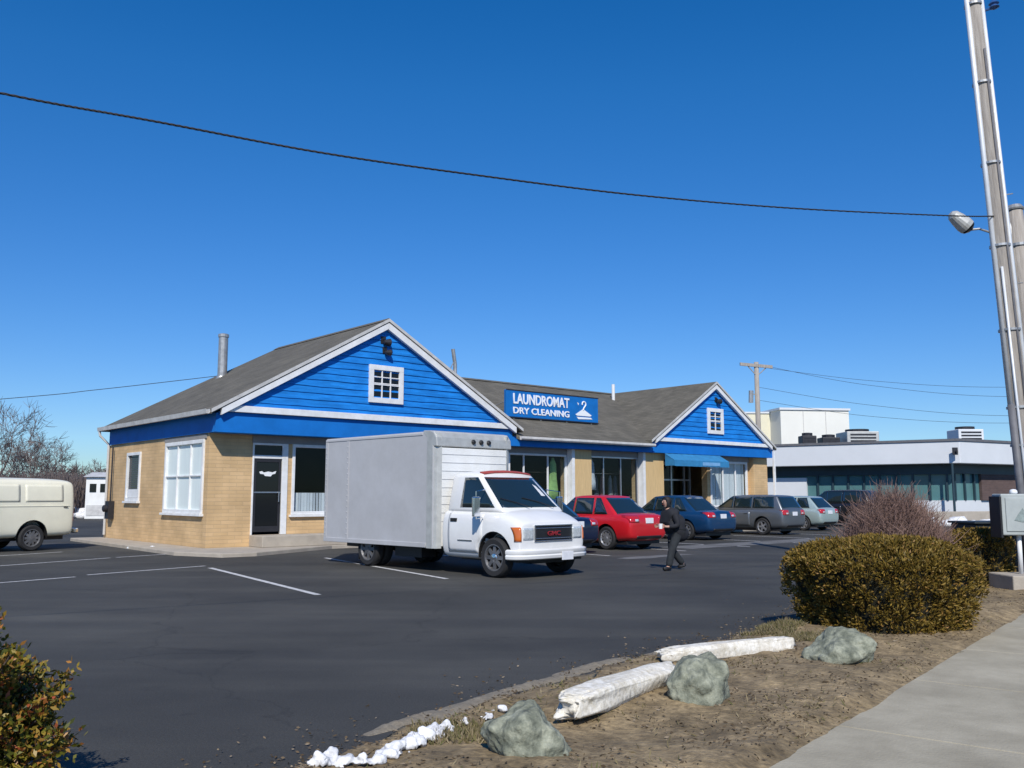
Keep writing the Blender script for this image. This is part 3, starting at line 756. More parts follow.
def wheel(parent, x, y, r, wd, side, rim='rim', spokes=7, dull=False):
    """tyre with a spoked rim facing outward (side = +1 left, -1 right)"""
    mb = MB(); rr = r*.66
    mb.lathe([(rr,-wd/2+.01), (r*.9,-wd/2), (r*.985,-wd/2+.03), (r,-wd*.25), (r,wd*.25), (r*.985,wd/2-.03), (r*.9,wd/2), (rr,wd/2-.01), (rr*.95,0), (rr,-wd/2+.01)], (x,y,r), 'y', 32, False)
    t = mb.build('wheel', 'tyre', parent, smooth=False)
    smooth(t.data)
    mb = MB(); o = side*wd*.30; f = side*(wd*.47)
    mb.lathe([(rr*1.02, f), (rr*.95, f), (rr*.88, o), (rr*.88, o-side*.05), (rr*1.02, o-side*.05), (rr*1.02, f)], (x,y,r), 'y', 28, False)
    mb.lathe([(.001, f-side*.005), (rr*.2, f-side*.005), (rr*.24, o), (.001, o-side*.02)], (x,y,r), 'y', 16)
    for k in range(spokes):
        a = 2*math.pi*k/spokes; ca, sa = math.cos(a), math.sin(a); q = []
        for rad, hw in ((rr*.15, .040), (rr*.93, .032)):
            for sg_ in (-1, 1): q.append((x+ca*rad-sa*hw*sg_, r+sa*rad+ca*hw*sg_))
        pts = [(q[0][0], y+f-side*.012, q[0][1]), (q[1][0], y+f-side*.012, q[1][1]), (q[3][0], y+o+side*.01, q[3][1]), (q[2][0], y+o+side*.01, q[2][1])]
        mb.prism(pts, (0, -side*.025, 0))
    rm = mb.build('rim', rim, t)
    mb = MB(); mb.lathe([(.001, o-side*.06), (rr*.9, o-side*.06), (rr*.9, o-side*.07), (.001, o-side*.07)], (x,y,r), 'y', 24); mb.build('brake_disc', 'black', t)
    return t

def greenhouse(base, top, m, parent, name='roof', bev=.07, crown=.03):
    """base/top: (x rear, x front, half width, z). returns corner lookup for the panes"""
    (br, bf, bw, bz), (tr, tf, tw, tz) = base, top
    n = 6; rings = []
    mb = MB(); vs = []; 
    for (r_, f_, w_, z_, cr) in ((br, bf, bw, bz, 0), (tr, tf, tw, tz, crown)):
        vs.append([[Vector((r_+(f_-r_)*i/n, w_*(1-2*j/4)*(1-.04*abs(2*i/n-1)**3), z_+cr*(1-abs(2*j/4-1)**2)-(cr*.9*abs(2*i/n-1)**2.5))) for j in range(5)] for i in range(n+1)])
    pts = [p for g in vs for row in g for p in row]; ix = lambda k, i, j: k*(n+1)*5+i*5+j
    fs = []
    for i in range(n):
        for j in range(4): fs.append((ix(1,i,j), ix(1,i+1,j), ix(1,i+1,j+1), ix(1,i,j+1))); fs.append((ix(0,i,j), ix(0,i,j+1), ix(0,i+1,j+1), ix(0,i+1,j)))
        for j in (0, 4): fs.append((ix(0,i,j), ix(0,i+1,j), ix(1,i+1,j), ix(1,i,j)))
    for j in range(4):
        for i in (0, n): fs.append((ix(0,i,j), ix(0,i,j+1), ix(1,i,j+1), ix(1,i,j)))
    mb.add(pts, fs)
    me = baked(mb.mesh('gh'), ('BEVEL', dict(width=bev, segments=3, limit_method='ANGLE', angle_limit=R(35))))
    smooth(me)
    o = link(name, me, m, parent)
    return o, bvh_of(me)

def add_panes(bv, base, top, parent, sides, inset=.09, zin=(.10, .06), m='car_glass', front=True, rear=True):
    (br, bf, bw, bz), (tr, tf, tw, tz) = base, top
    lo, hi = bz+zin[0], tz-zin[1]
    lerp = lambda a, b, k: a+(b-a)*k
    def zt(v): return lo+(hi-lo)*v
    def ww(z): return lerp(bw, tw, (z-bz)/(tz-bz))
    if front:
        patch(bv, lambda u, v: (bf+1.5, (2*u-1)*(ww(zt(v))-inset*.9), zt(v)), (-1,0,0), 12, 8, .007, .012).build('windscreen', m, parent, smooth=True)
    if rear:
        patch(bv, lambda u, v: (br-1.5, (2*u-1)*(ww(zt(v))-inset*1.1), zt(v)), (1,0,0), 10, 8, .007, .012).build('rear_window', m, parent, smooth=True)
    for s in (-1, 1):
        for (b0, b1, t0, t1) in sides:
            patch(bv, lambda u, v: (lerp(lerp(b0, b1, u), lerp(t0, t1, u), v), s*3, zt(v)), (0,-s,0), 10, 6, .006, .012).build('side_window', m, parent, smooth=True)

def rect(c, d, w_, h_, ):  # ray-start grid, d along x or y
    return None

PAINTS = {}
def paint(name, col, metal=.0, rough=.28):
    return mat(name, col, rough, metal, var=.05, scale=1.5, coat=.5)

def make_car(name, label, loc, rz, pm, Ln, W, Hh, kind, group='cars parked facing the shops', spokes=7):
    o = thing(name, label, 'car', loc, rz, group)
    h = Ln/2; w = W/2; k = Hh/1.48
    if kind == 'sedan':
        st = [(-h,.80*w,.40,.80),(-h+.05,.92*w,.30,.93),(-h+.25,.97*w,.23,.985),(-.27*Ln,1*w,.20,.985),(0,1*w,.19,.955),(.2*Ln,1*w,.19,.935),(.33*Ln,.98*w,.20,.89),(.43*Ln,.93*w,.22,.79),(h-.08,.84*w,.27,.70),(h,.70*w,.36,.60)]
        base = (-.385*Ln,.235*Ln,.90*w,.86); top = (-.215*Ln,.06*Ln,.70*w,1.46)
        sides = [(-.155*Ln+.3-.28,.035*Ln-.02,-.155*Ln+.06,.03*Ln-.02), (.04*Ln+.0,.185*Ln,.038*Ln,.06*Ln), (-.285*Ln,-.165*Ln,-.20*Ln,-.16*Ln)]
    elif kind == 'hatch':
        st = [(-h,.80*w,.40,.86),(-h+.05,.92*w,.30,.97),(-h+.22,.97*w,.23,1.0),(-.27*Ln,1*w,.20,.99),(0,1*w,.19,.96),(.2*Ln,1*w,.19,.94),(.33*Ln,.97*w,.20,.89),(.43*Ln,.92*w,.22,.79),(h-.08,.83*w,.27,.70),(h,.70*w,.36,.60)]
        base = (-.475*Ln,.25*Ln,.90*w,.88); top = (-.33*Ln,.04*Ln,.70*w,1.47)
        sides = [(-.19*Ln,.0*Ln,-.19*Ln,0), (.01*Ln,.195*Ln,.01*Ln,.045*Ln), (-.36*Ln,-.205*Ln,-.315*Ln,-.205*Ln)]
    else:   # wagon / suv
        st = [(-h,.82*w,.42,.90),(-h+.05,.93*w,.30,1.0),(-h+.2,.98*w,.24,1.02),(-.27*Ln,1*w,.22,1.01),(0,1*w,.21,.98),(.2*Ln,1*w,.21,.96),(.33*Ln,.97*w,.22,.92),(.43*Ln,.92*w,.24,.83),(h-.08,.84*w,.28,.74),(h,.72*w,.36,.62)]
        base = (-.485*Ln,.24*Ln,.91*w,.90); top = (-.41*Ln,.05*Ln,.73*w,1.47)
        sides = [(-.17*Ln,.015*Ln,-.17*Ln,.015*Ln), (.025*Ln,.19*Ln,.025*Ln,.055*Ln), (-.40*Ln,-.185*Ln,-.385*Ln,-.185*Ln)]
    st = [(x, a, zb, zt*k) for x, a, zb, zt in st]
    base = (*base[:3], base[3]*k); top = (*top[:3], top[3]*k)
    ax = (-.29*Ln, .30*Ln); r = .32*max(1, k*.98)
    me = arch_cut(shell(st), ax, r+.055, w)
    me = smooth(me); body = link('body', me, pm, o); bv = bvh_of(me)
    rf, gv = greenhouse(base, top, pm, o)
    add_panes(gv, base, top, o, sides)
    for x in ax:
        for s in (-1, 1): wheel(o, x, s*(w-.12), r, .20, s, spokes=spokes); liner(o, x, s, w, r+.050, (r+.055)*.93)
    mb = MB()
    for x in ax: mb.box(x-r-.05, x+r+.05, -w+.30, w-.30, .15, .62)
    mb.box(-h+.25, h-.3, -w*.8, w*.8, .16, .26); mb.build('underbody', 'black', o)
    zl = .70*k
    for s in (-1, 1):   # lamps wrap round the corners
        patch(bv, lambda u, v: (-h-1, s*w*(.50+.385*u), zl+.05+.18*k*v), (1,0,0), 10, 6, .010, .02).build('tail_lamp', 'lamp_red', o, smooth=True)
        patch(bv, lambda u, v: (-h-1, s*w*(.54+.14*u), zl+.075+.06*k*v), (1,0,0), 4, 3, .014, .02).build('reverse_lamp', 'lamp_clear', o, smooth=True)
        patch(bv, lambda u, v: (h+1, s*w*(.40+.42*u), .60*k+.12*k*v), (-1,0,0), 10, 5, .010, .02).build('headlight', 'lamp_clear', o, smooth=True)
        # doors as plates that leave a seam
        for (d0, d1) in ((-.165*Ln, .035*Ln), (.045*Ln, .215*Ln)):
            d = patch(bv, lambda u, v: (d0+(d1-d0)*u, s*3, .33*k+(.53*k)*v), (0,-s,0), 10, 8, .006, .012).build('door', pm, o, smooth=True)
            hx = d0+.06*Ln*.6
            q = bv.ray_cast(Vector((hx, s*3, .80*k)), Vector((0,-s,0)))[0]
            if q: MB().box(hx-.09, hx+.09, q.y-.012, q.y+.03 if s > 0 else q.y+.012, .785*k, .815*k).build('handle', pm, d, bevel=.006) if s > 0 else MB().box(hx-.09, hx+.09, q.y-.03, q.y+.012, .785*k, .815*k).build('handle', pm, d, bevel=.006)
        mb = MB(); mx = .175*Ln; mb.loft([[(mx+a, s*(w*.90+yy), .97*k+c) for a, c in ((-.07*q,-.06*q),(-.07*q,.06*q),(.05*q,.05*q),(.07*q,-.05*q))] for yy, q in ((.0,.4),(.06,1),(.17,1),(.2,.6))])
        mb.build('wing_mirror', pm, o, bevel=.015)
    q = bv.ray_cast(Vector((-h-1, 0, zl+.09)), Vector((1,0,0)))[0]
    if q: MB().box(q.x-.018, q.x+.05, -.16, .16, zl+.02, zl+.17).build('licence_plate', 'plate', o, bevel=.005)
    patch(bv, lambda u, v: (-h-1, w*(-.6+1.2*u), .30*k+.09*v), (1,0,0), 10, 3, .008, .02).build('bumper_strip', 'black', o, smooth=True)
    patch(bv, lambda u, v: (h+1, w*(-.40+.8*u), .38*k+.20*k*v), (-1,0,0), 10, 4, .008, .02).build('grille', 'black', o, smooth=True)
    return o

NOSE_IN = A+math.pi/2
def park(t, s): p = L(t, s); return (p.x, p.y, 0)
P_navy = paint('navy_paint', (.006, .012, .040)); P_red = paint('red_paint', (.50, .012, .018)); P_dark = paint('dark_green_paint', (.012, .022, .024), .2)
P_blue = paint('blue_paint', (.008, .050, .135), .3); P_grey = paint('grey_paint', (.17, .185, .20), .6, .35); P_pale = paint('pale_paint', (.42, .52, .50), .4); P_suv = paint('black_paint', (.012, .013, .016))
# place by the near rear wheel: its outer face at (t, s)
def spot(t, s, Ln, W): return park(t+W/2, s+.29*Ln)
make_car('parked_car', 'dark navy sedan between the white truck and the red car', spot(6.1, -6.6, 4.5, 1.76), NOSE_IN, P_navy, 4.5, 1.76, 1.46, 'sedan')
make_car('parked_car', 'bright red sedan parked behind the walking person', spot(9.01, -6.55, 4.35, 1.76), NOSE_IN, P_red, 4.35, 1.76, 1.55, 'sedan', spokes=9)
make_car('parked_car', 'dark green sedan half hidden between the red sedan and the blue sedan', spot(12.2, -3.6, 4.5, 1.76), NOSE_IN, P_dark, 4.5, 1.76, 1.5, 'sedan')
make_car('parked_car', 'steel blue sedan beside the grey wagon in front of the awning', spot(15.2, -4.55, 4.6, 1.80), NOSE_IN, P_blue, 4.6, 1.80, 1.54, 'sedan')
make_car('parked_car', 'grey wagon with its whole left side showing before the right gable', spot(20.74, -3.94, 4.5, 1.76), NOSE_IN, P_grey, 4.5, 1.76, 1.55, 'wagon', spokes=5)
make_car('parked_car', 'pale silvery green hatchback parked to the right of the grey wagon', spot(25.9, -2.6, 4.1, 1.72), NOSE_IN, P_pale, 4.1, 1.72, 1.5, 'hatch')
make_car('parked_car', 'black sport utility car furthest right behind the bare brown shrub', spot(32.0, -1.6, 4.6, 1.86), NOSE_IN, P_suv, 4.6, 1.86, 1.80, 'wagon')

# ---- box truck, nose toward the street
TR = R(-45.5)
T = thing('box_truck', 'white cutaway box truck with grey cargo box and red strip above its windscreen', 'truck', tuple(Vector((-.36,17.37,0))-Matrix.Rotation(TR, 3, 'Z') @ Vector((0,-.98,0))), TR)
WB = 4.05; w = .98; r = .375
st = [(-1.53,.97*w,.34,1.26),(-1.51,.995*w,.31,1.30),(-1.35,1*w,.30,1.31),(-.9,1*w,.30,1.31),(-.4,1*w,.30,1.30),(.0,1*w,.31,1.28),(.17,.995*w,.32,1.25),(.37,.98*w,.34,1.18),(.53,.95*w,.36,1.10),(.62,.93*w,.40,1.05),(.65,.90*w,.44,1.01)]
me = arch_cut(shell(st, ((.0,0),(.85,0),(.96,.08),(1,.40),(.99,.68),(.955,.90),(.80,1.0),(0,1.035))), (0,), r+.075, w, .30)
smooth(me); cabm = link('cab', me, 'white_paint', T); bv = bvh_of(me)
base = (-1.50, .20, .93*w, 1.20); top = (-1.47, -.62, .77*w, 2.0)
rf, gv = greenhouse(base, top, 'white_paint', T, 'cab_roof', .09, .05)
add_panes(gv, base, top, T, [(-1.05, -.07, -1.03, -.66)], inset=.095, zin=(.11, .10), rear=False)
# dash and seats glimpsed behind the windscreen rim; wipers
mb = MB(); mb.tube([(.155,.55,1.31), (.0,.25,1.42), (-.08,-.12,1.50)], .009, 5); mb.tube([(.175,-.1,1.31), (.0,-.42,1.42), (-.07,-.72,1.49)], .009, 5); mb.build('wiper', 'black', T)
# red strip over the windscreen
patch(gv, lambda u, v: (-.74+.13*v, (2*u-1)*.66*w, 3), (0,0,-1), 14, 5, .025, .04).build('roof_strip', 'faded_red', T)
for s in (-1, 1):
    d = patch(bv, lambda u, v: (-1.32+1.0*u if v > .45 else -1.32+(1.0-.0*(1-v))*u, s*3, .44+.80*v), (0,-s,0), 14, 10, .008, .012).build('door', 'white_paint', T, smooth=True)
    q = bv.ray_cast(Vector((-1.15, s*3, 1.08)), Vector((0,-s,0)))[0]
    mb = MB(); mb.box(-1.25, -1.06, q.y-.03, q.y+.03, 1.03, 1.10); mb.build('handle', 'black', d, bevel=.008)
    patch(bv, lambda u, v: (2, s*w*(.565+.265*u), .72+.22*v), (-1,0,0), 8, 6, .012, .02).build('headlight', 'lamp_clear', T, smooth=True)
    patch(bv, lambda u, v: (2, s*w*(.875+.07*u), .69+.26*v), (-1,0,0), 6, 6, .014, .02).build('turn_signal', 'lamp_amber', T, smooth=True)
    # western mirrors on a tube frame
    mb = MB(); y = s*(w+.02); yo = s*(w+.20)
    mb.tube([(-.30,y-s*.03,1.12), (-.26,yo,1.10), (-.26,yo,1.62), (-.36,s*.86,1.66)], .012, 6)
    mr = mb.build('mirror_arm', 'chrome', T)
    MB().box(-.30, -.24, yo-.10 if s > 0 else yo-.08, yo+.08 if s > 0 else yo+.10, 1.14, 1.52).build('wing_mirror', 'chrome', T, bevel=.02)
    MB().box(-1.02, -.60, s*w-.005 if s > 0 else s*w-.006, s*w+.006 if s > 0 else s*w+.005, .66, .685).build('side_moulding', 'chrome', T)
# grille: dark with chrome surround and bars, red letters
patch(bv, lambda u, v: (2, w*(-.54+1.08*u), .70+.27*v), (-1,0,0), 14, 6, .006, .02).build('grille', 'black', T, smooth=True)
gx = bv.ray_cast(Vector((2, 0, .84)), Vector((-1,0,0)))[0].x
mb = MB()
for z0, z1 in ((.675,.70), (.965,.99)): mb.box(gx-.05, gx+.022, -.54*w, .54*w, z0, z1)
for y in (-.54*w, .51*w): mb.box(gx-.05, gx+.020, y, y+.03, .70, .965)
for z in (.735, .925): mb.box(gx-.04, gx+.013, -.51*w, .51*w, z-.009, z+.009)
mb.build('grille_surround', 'chrome', T, bevel=.005)
M['letter_red'] = mat('red_letter', (.26, .02, .03), .3, coat=.3)
link('emblem', fit_text('GMC', .36, .085, .008, .012, lambda x, y, z: (gx+.022+z, -.18+x, .785+y)), 'letter_red', T)
# bumper wraps the corners
prof = [(-.045,.0), (.0,-.02), (.04,.0), (.05,.05), (.035,.075), (.05,.10), (.05,.15), (.0,.175), (-.045,.165)]
path = [(.40,-1.0), (.50,-.99), (.60,-.94), (.67,-.8), (.71,-.45), (.72,0), (.71,.45), (.67,.8), (.60,.94), (.50,.99), (.40,1.0)]
rings = []
for i, (x, y) in enumerate(path):
    a = Vector((*path[max(i-1,0)],0)); b = Vector((*path[min(i+1,len(path)-1)],0)); d = (b-a).normalized(); n = Vector((d.y,-d.x,0))
    rings.append([Vector((x,y,.37))+n*p+Vector((0,0,z)) for p, z in prof])
bp_ = MB().loft(rings).mesh('bumper'); smooth(bp_); link('bumper', bp_, 'white_paint', T)
MB().box(.775, .788, .10, .42, .32, .48).build('licence_plate', 'plate', T, bevel=.004)
mb = MB(); mb.box(.40, .60, -.86, .86, .30, .42); mb.box(-1.5, .5, -.45, .45, .26, .45); mb.box(-5.6, -1.45, -.45, -.36, .36, .50); mb.box(-5.6, -1.45, .36, .45, .36, .50)
mb.box(-3.2, -2.3, -.85, -.47, .26, .50); mb.box(-2.2, -1.8, .5, .9, .26, .48); mb.lathe([(.07,0),(.1,.3),(.07,.6)], (-WB-.3,-.05,.36), 'x', 12); mb.box(-WB-.08, -WB+.08, -.8, .8, .32, .44)
mb.build('chassis', 'black', T)
for s in (-1, 1):
    wheel(T, 0, s*(w-.115), r, .22, s, 'rim_dull', 8); liner(T, 0, s, w, r+.07, (r+.075)*.93)
    mb = MB(); mb.lathe([(.001,s*.07),(.07,s*.06),(.11,s*.02),(.12,-s*.02)], (0,s*(w-.08),r), 'y', 16, False); mb.build('hub_cap', 'chrome', T)
    wheel(T, -WB, s*(w-.105), r, .21, s, 'rim_dull', 8); wheel(T, -WB, s*(w-.36), r, .21, s, 'rim_dull', 8)
    MB().box(-WB-.52, -WB-.50, s*.62-.22, s*.62+.22, .12, .55).build('mud_flap', 'black', T)
# cargo box
hw = 1.06; x0, x1 = -5.66, -1.58; z0, z1 = .50, 2.88
bm_ = MB(); bm_.box(x0, x1-.10, -hw, hw, z0, z1-.02); cb = bm_.build('cargo_box', 'box_grey', T, bevel=.03)
# sheet joints and rivets on the sides, front wall with a rounded cap and corner posts
for s in (-1, 1):
    y = s*hw
    ya, yb = (y-.002, y+.012) if s > 0 else (y-.012, y+.002)
    MB().box(x0+.01, x1-.33, ya-(0 if s > 0 else .006), yb+(.006 if s > 0 else 0), z0-.01, z0+.085).build('side_rail', 'box_grey', T, bevel=.008); MB().box(x0+.01, x1-.46, ya, yb, z1-.10, z1-.05).build('side_rail', 'box_grey', T, bevel=.008)
for s in (-1, 1):
    for x in (x0+.06, x0+.92):
        mb = MB(); y = s*hw; ya, yb = (y-.002, y+.010) if s > 0 else (y-.010, y+.002); mb.box(x-.045, x+.045, ya, yb, z0+.09, z1-.105)
        n = 17
        for i in range(n):
            z = z0+.18+(z1-z0-.42)*i/(n-1); mb.lathe([(.018,0), (.012,s*.012), (.001,s*.015)], (x, y+s*.008, z), 'y', 6)
        mb.build('side_post', 'box_grey', T)
mb = MB(); n = 7
arcp = [(x1-.12, z0)] + [(x1-.12+.0, z1-.02)]
mb.box(x1-.098, x1-.02, -hw+.14, hw-.14, z0+.02, z1-.36)
fw_ = mb.build('front_wall', 'box_white', T, bevel=.01)
mb = MB()
for i in range(9): mb.box(x1-.022, x1-.012, -hw+.15, hw-.15, 1.02+i*.17, 1.028+i*.17)
mb.build('front_seam', 'box_grey', T)
for s in (-1, 1):
    mb = MB(); q = [(x1-.32, s*hw*1.004), (x1-.14, s*hw*1.004), (x1-.05, s*(hw-.04)), (x1-.01, s*(hw-.14)), (x1-.09, s*(hw-.145)), (x1-.16, s*(hw-.06)), (x1-.32, s*(hw-.02))]
    mb.prism([(a, b, z0-.02) for a, b in q], (0,0,z1-.04-z0)); mb.build('corner_post', 'box_alu', T)
q = [(x1-.45, z1+.004), (x1-.22, z1-.005), (x1-.10, z1-.05), (x1-.02, z1-.15), (x1+.0, z1-.34), (x1-.10, z1-.34), (x1-.45, z1-.05)]
mb = MB(); mb.prism([(a, -hw-.004, b) for a, b in q], (0,2*hw+.008,0)); mb.build('front_cap', 'box_alu', T, bevel=.02)
for y in (-.16, .06, .28):
    mb = MB(); mb.lathe([(.055,0), (.055,.02), (.035,.05), (.001,.055)], (x1-.012,y+.1,z1-.22), 'x', 10); mb.build('clearance_light', 'black', T)

# ---- cream cargo van, nose out of the picture
d = Vector((-.553,-.833,0)); rw = Vector((-13.41, 25.62, 0)); VW = 1.96
left = Vector((-d.y, d.x, 0)); ctr = rw - left*(VW/2-.02)
VN = thing('cargo_van', 'cream windowless cargo van parked by the left end of the building', 'van', (ctr.x, ctr.y, 0), math.atan2(d.y, d.x))
w = VW/2; r = .36
st = [(-1.22,.90*w,.46,1.86),(-1.19,.955*w,.40,1.95),(-1.0,.99*w,.38,2.0),(0,1*w,.36,2.02),(1.2,1*w,.36,2.02),(2.2,1*w,.36,2.0),(2.75,.99*w,.36,1.95),(3.05,.98*w,.37,1.62),(3.4,.96*w,.38,1.22),(3.75,.93*w,.40,1.06),(3.88,.85*w,.46,.95)]
me = arch_cut(shell(st, ((.0,0),(.88,0),(.985,.05),(1,.30),(1,.50),(.985,.68),(.93,.93),(.82,1.0),(0,1.02))), (0, 3.05), r+.085, w, .30)
smooth(me); link('body', me, 'cream', VN); bv = bvh_of(me)
for x in (0, 3.05):
    for s in (-1, 1): wheel(VN, x, s*(w-.12), r, .21, s, 'rim_dull', 10); liner(VN, x, s, w, r+.08, (r+.085)*.93)
for s in (-1, 1):
    patch(bv, lambda u, v: (-1.05+3.1*u, s*3, 1.235+.02*v), (0,-s,0), 30, 2, .012, .02).build('side_moulding', 'cream', VN)
    patch(bv, lambda u, v: (-.85+1.1*u, s*3, 1.36+.48*v), (0,-s,0), 14, 8, .008, .012).build('side_panel', 'cream', VN, smooth=True)
    patch(bv, lambda u, v: (.40+1.15*u, s*3, 1.36+.48*v), (0,-s,0), 14, 8, .008, .012).build('side_panel', 'cream', VN, smooth=True)
    dd = patch(bv, lambda u, v: (1.75+.95*u, s*3, .5+1.3*v), (0,-s,0), 12, 12, .008, .012).build('door', 'cream', VN, smooth=True)
    patch(bv, lambda u, v: (1.85+.72*u-.0*v, s*3, 1.30+.45*v), (0,-s,0), 10, 8, .016, .02).build('side_window', 'car_glass', dd, smooth=True)
    MB().box(-1.245, -1.16, s*.80-.06, s*.80+.06, .80, 1.10).build('tail_lamp', 'lamp_red', VN, bevel=.015)
    MB().box(-.98, -.86, s*(w*.998)-.008, s*(w*.998)+.008, 1.20, 1.225).build('badge', 'black', VN)
patch(bv, lambda u, v: (5, w*(-.8+1.6*u), 1.25+.55*v), (-1,0,0), 14, 8, .010, .02).build('windscreen', 'car_glass', VN, smooth=True)
patch(bv, lambda u, v: (5, w*(-.45+.9*u), .66+.22*v), (-1,0,0), 10, 5, .010, .02).build('grille', 'black', VN, smooth=True)
for s in (-1, 1): patch(bv, lambda u, v: (5, s*w*(.55+.25*u), .68+.2*v), (-1,0,0), 8, 5, .012, .02).build('headlight', 'lamp_clear', VN, smooth=True)
mb = MB(); mb.box(-1.36, -1.24, -.96, .96, .46, .60); mb.build('bumper', 'chrome', VN, bevel=.03)
mb = MB(); mb.box(3.8, 3.95, -.96, .96, .44, .60); mb.build('bumper', 'chrome', VN, bevel=.03)
mb = MB(); mb.box(-1.1, 3.6, -.6, .6, .28, .5); mb.build('chassis', 'black', VN)

# ------------------------------------------------------------------ the person crossing the lot (x = walking direction)
def skin_mesh(joints, edges, level=2):
    """continuous surface grown round a joint skeleton: {name: (x,y,z,rx[,ry])}, first joint is the root"""
    names = list(joints); me = bpy.data.meshes.new('sk')
    me.from_pydata([joints[n][:3] for n in names], [(names.index(a), names.index(b)) for a, b in edges], [])
    o = bpy.data.objects.new('sk', me); C.objects.link(o)
    sk = o.modifiers.new('skin', 'SKIN'); sk.use_smooth_shade = True
    if not me.skin_vertices: me.attributes  # layer comes with the modifier
    ob = bpy.context.view_layer.objects
    bm = bmesh.new(); bm.from_mesh(me); lay = bm.verts.layers.skin.verify(); bm.verts.ensure_lookup_table()
    for i, n in enumerate(names):
        j = joints[n]; bm.verts[i][lay].radius = (j[3], j[4] if len(j) > 4 else j[3]); bm.verts[i][lay].use_root = (i == 0)
    bm.to_mesh(me); bm.free()
    sb = o.modifiers.new('sub', 'SUBSURF'); sb.levels = level; sb.render_levels = level
    bpy.context.view_layer.update()
    out = bpy.data.meshes.new_from_object(o.evaluated_get(bpy.context.evaluated_depsgraph_get()))
    bpy.data.objects.remove(o); smooth(out)
    return out
def join(meshes):
    bm = bmesh.new()
    for m_ in meshes: bm.from_mesh(m_)
    out = bpy.data.meshes.new('j'); bm.to_mesh(out); bm.free(); out.polygons.foreach_set('use_smooth', [True]*len(out.polygons))
    return out
M['skin'] = mat('skin', (.46, .27, .20), .55, var=.06)
M['coat'] = mat('dark_coat', (.013, .014, .019), .85, var=.3, scale=8)
M['trousers'] = mat('dark_trousers', (.020, .024, .028), .9, var=.3, scale=8)
M['hair'] = mat('dark_hair', (.016, .013, .012), .7)
M['shoe'] = mat('black_shoe', (.010, .010, .011), .5)
M['paper'] = mat('white_paper', (.80, .80, .78), .8)
PS = thing('person', 'stooped person in dark hooded coat walking across the lot', 'person', (3.42, 19.2, 0), R(205))
J = {'pelvis':(0,0,.80,.115,.13),'waist':(.02,0,.92,.105,.125),'chest':(.09,0,1.10,.095,.125),'collar':(.16,0,1.22,.07,.10),'neck':(.19,0,1.285,.048),'head0':(.215,0,1.36,.070,.062),'head1':(.225,0,1.43,.082,.072),'head2':(.215,0,1.475,.055,.05)}
E_ = [('pelvis','waist'),('waist','chest'),('chest','collar'),('collar','neck'),('neck','head0'),('head0','head1'),('head1','head2')]
for s, n in ((1,'l'), (-1,'r')):
    fx = .26 if s > 0 else -.22
    J.update({f'hip{n}':(.0,s*.085,.76,.085), f'knee{n}':(.16 if s > 0 else .04,s*.095,.43,.055), f'ank{n}':(fx-.02 if s > 0 else fx-.04,s*.10,.085 if s > 0 else .12,.036), f'toe{n}':(fx+.13 if s > 0 else fx+.08,s*.115,.03 if s > 0 else .035,.03),
              f'sho{n}':(.13,s*.17,1.17,.06), f'elb{n}':(.10,s*.235,.92,.042), f'wri{n}':(.30,s*.16,.90,.026), f'palm{n}':(.36,s*.125,.905,.028,.018)})
    E_ += [('pelvis',f'hip{n}'),(f'hip{n}',f'knee{n}'),(f'knee{n}',f'ank{n}'),(f'ank{n}',f'toe{n}'),('collar',f'sho{n}'),(f'sho{n}',f'elb{n}'),(f'elb{n}',f'wri{n}'),(f'wri{n}',f'palm{n}')]
parts = [skin_mesh(J, E_)]
for s in (1, -1):   # five curled fingers each, rooted in the palm
    b = Vector((.37, s*.125, .905))
    for k in range(4):
        z = .026-.017*k; ln = (.075,.083,.078,.062)[k]
        pts = {'a':(b.x-.012,b.y,b.z+z*.8,.0095),'b':(b.x+ln*.45,b.y+s*.004,b.z+z,.0088),'c':(b.x+ln*.85,b.y-s*.012,b.z+z,.008),'d':(b.x+ln*.9,b.y-s*.034,b.z+z,.007)}
        parts.append(skin_mesh(pts, [('a','b'),('b','c'),('c','d')], 1))
    pts = {'a':(b.x-.03,b.y-s*.005,b.z+.018,.011),'b':(b.x+.005,b.y-s*.02,b.z+.045,.010),'c':(b.x+.04,b.y-s*.03,b.z+.048,.0085)}
    parts.append(skin_mesh(pts, [('a','b'),('b','c')], 1))
# nose, brow, ears
parts.append(skin_mesh({'a':(.275,0,1.43,.012),'b':(.312,0,1.40,.013),'c':(.285,0,1.392,.012)}, [('a','b'),('b','c')], 1))
for s in (1, -1): parts.append(skin_mesh({'a':(.20,s*.075,1.43,.014,.006),'b':(.205,s*.078,1.395,.012,.006)}, [('a','b')], 1))
link('body', join(parts), 'skin', PS)
mb = MB()
for s in (1, -1): mb.lathe([(.001,-.006),(.008,-.004),(.010,0),(.008,.004),(.001,.006)], (.292,s*.030,1.425), 'x', 8)
mb.build('eyes', 'hair', PS); MB().box(.285, .298, -.022, .022, 1.355, 1.363).build('mouth', 'faded_red', PS, bevel=.003)
# trousers
TJ = {'pelvis':(0,0,.80,.14,.155)}; TE = []
for s, n in ((1,'l'), (-1,'r')):
    k = J[f'knee{n}']; a = J[f'ank{n}']
    TJ.update({f'h{n}':(0,s*.09,.74,.115), f'm{n}':((k[0])*.55,s*.095,.58,.095), f'k{n}':(k[0],k[1],k[2],.080), f'a{n}':(a[0]+.01,a[1],a[2]-.015,.074)})
    TE += [('pelvis',f'h{n}'),(f'h{n}',f'm{n}'),(f'm{n}',f'k{n}'),(f'k{n}',f'a{n}')]
link('trousers', skin_mesh(TJ, TE), 'trousers', PS)
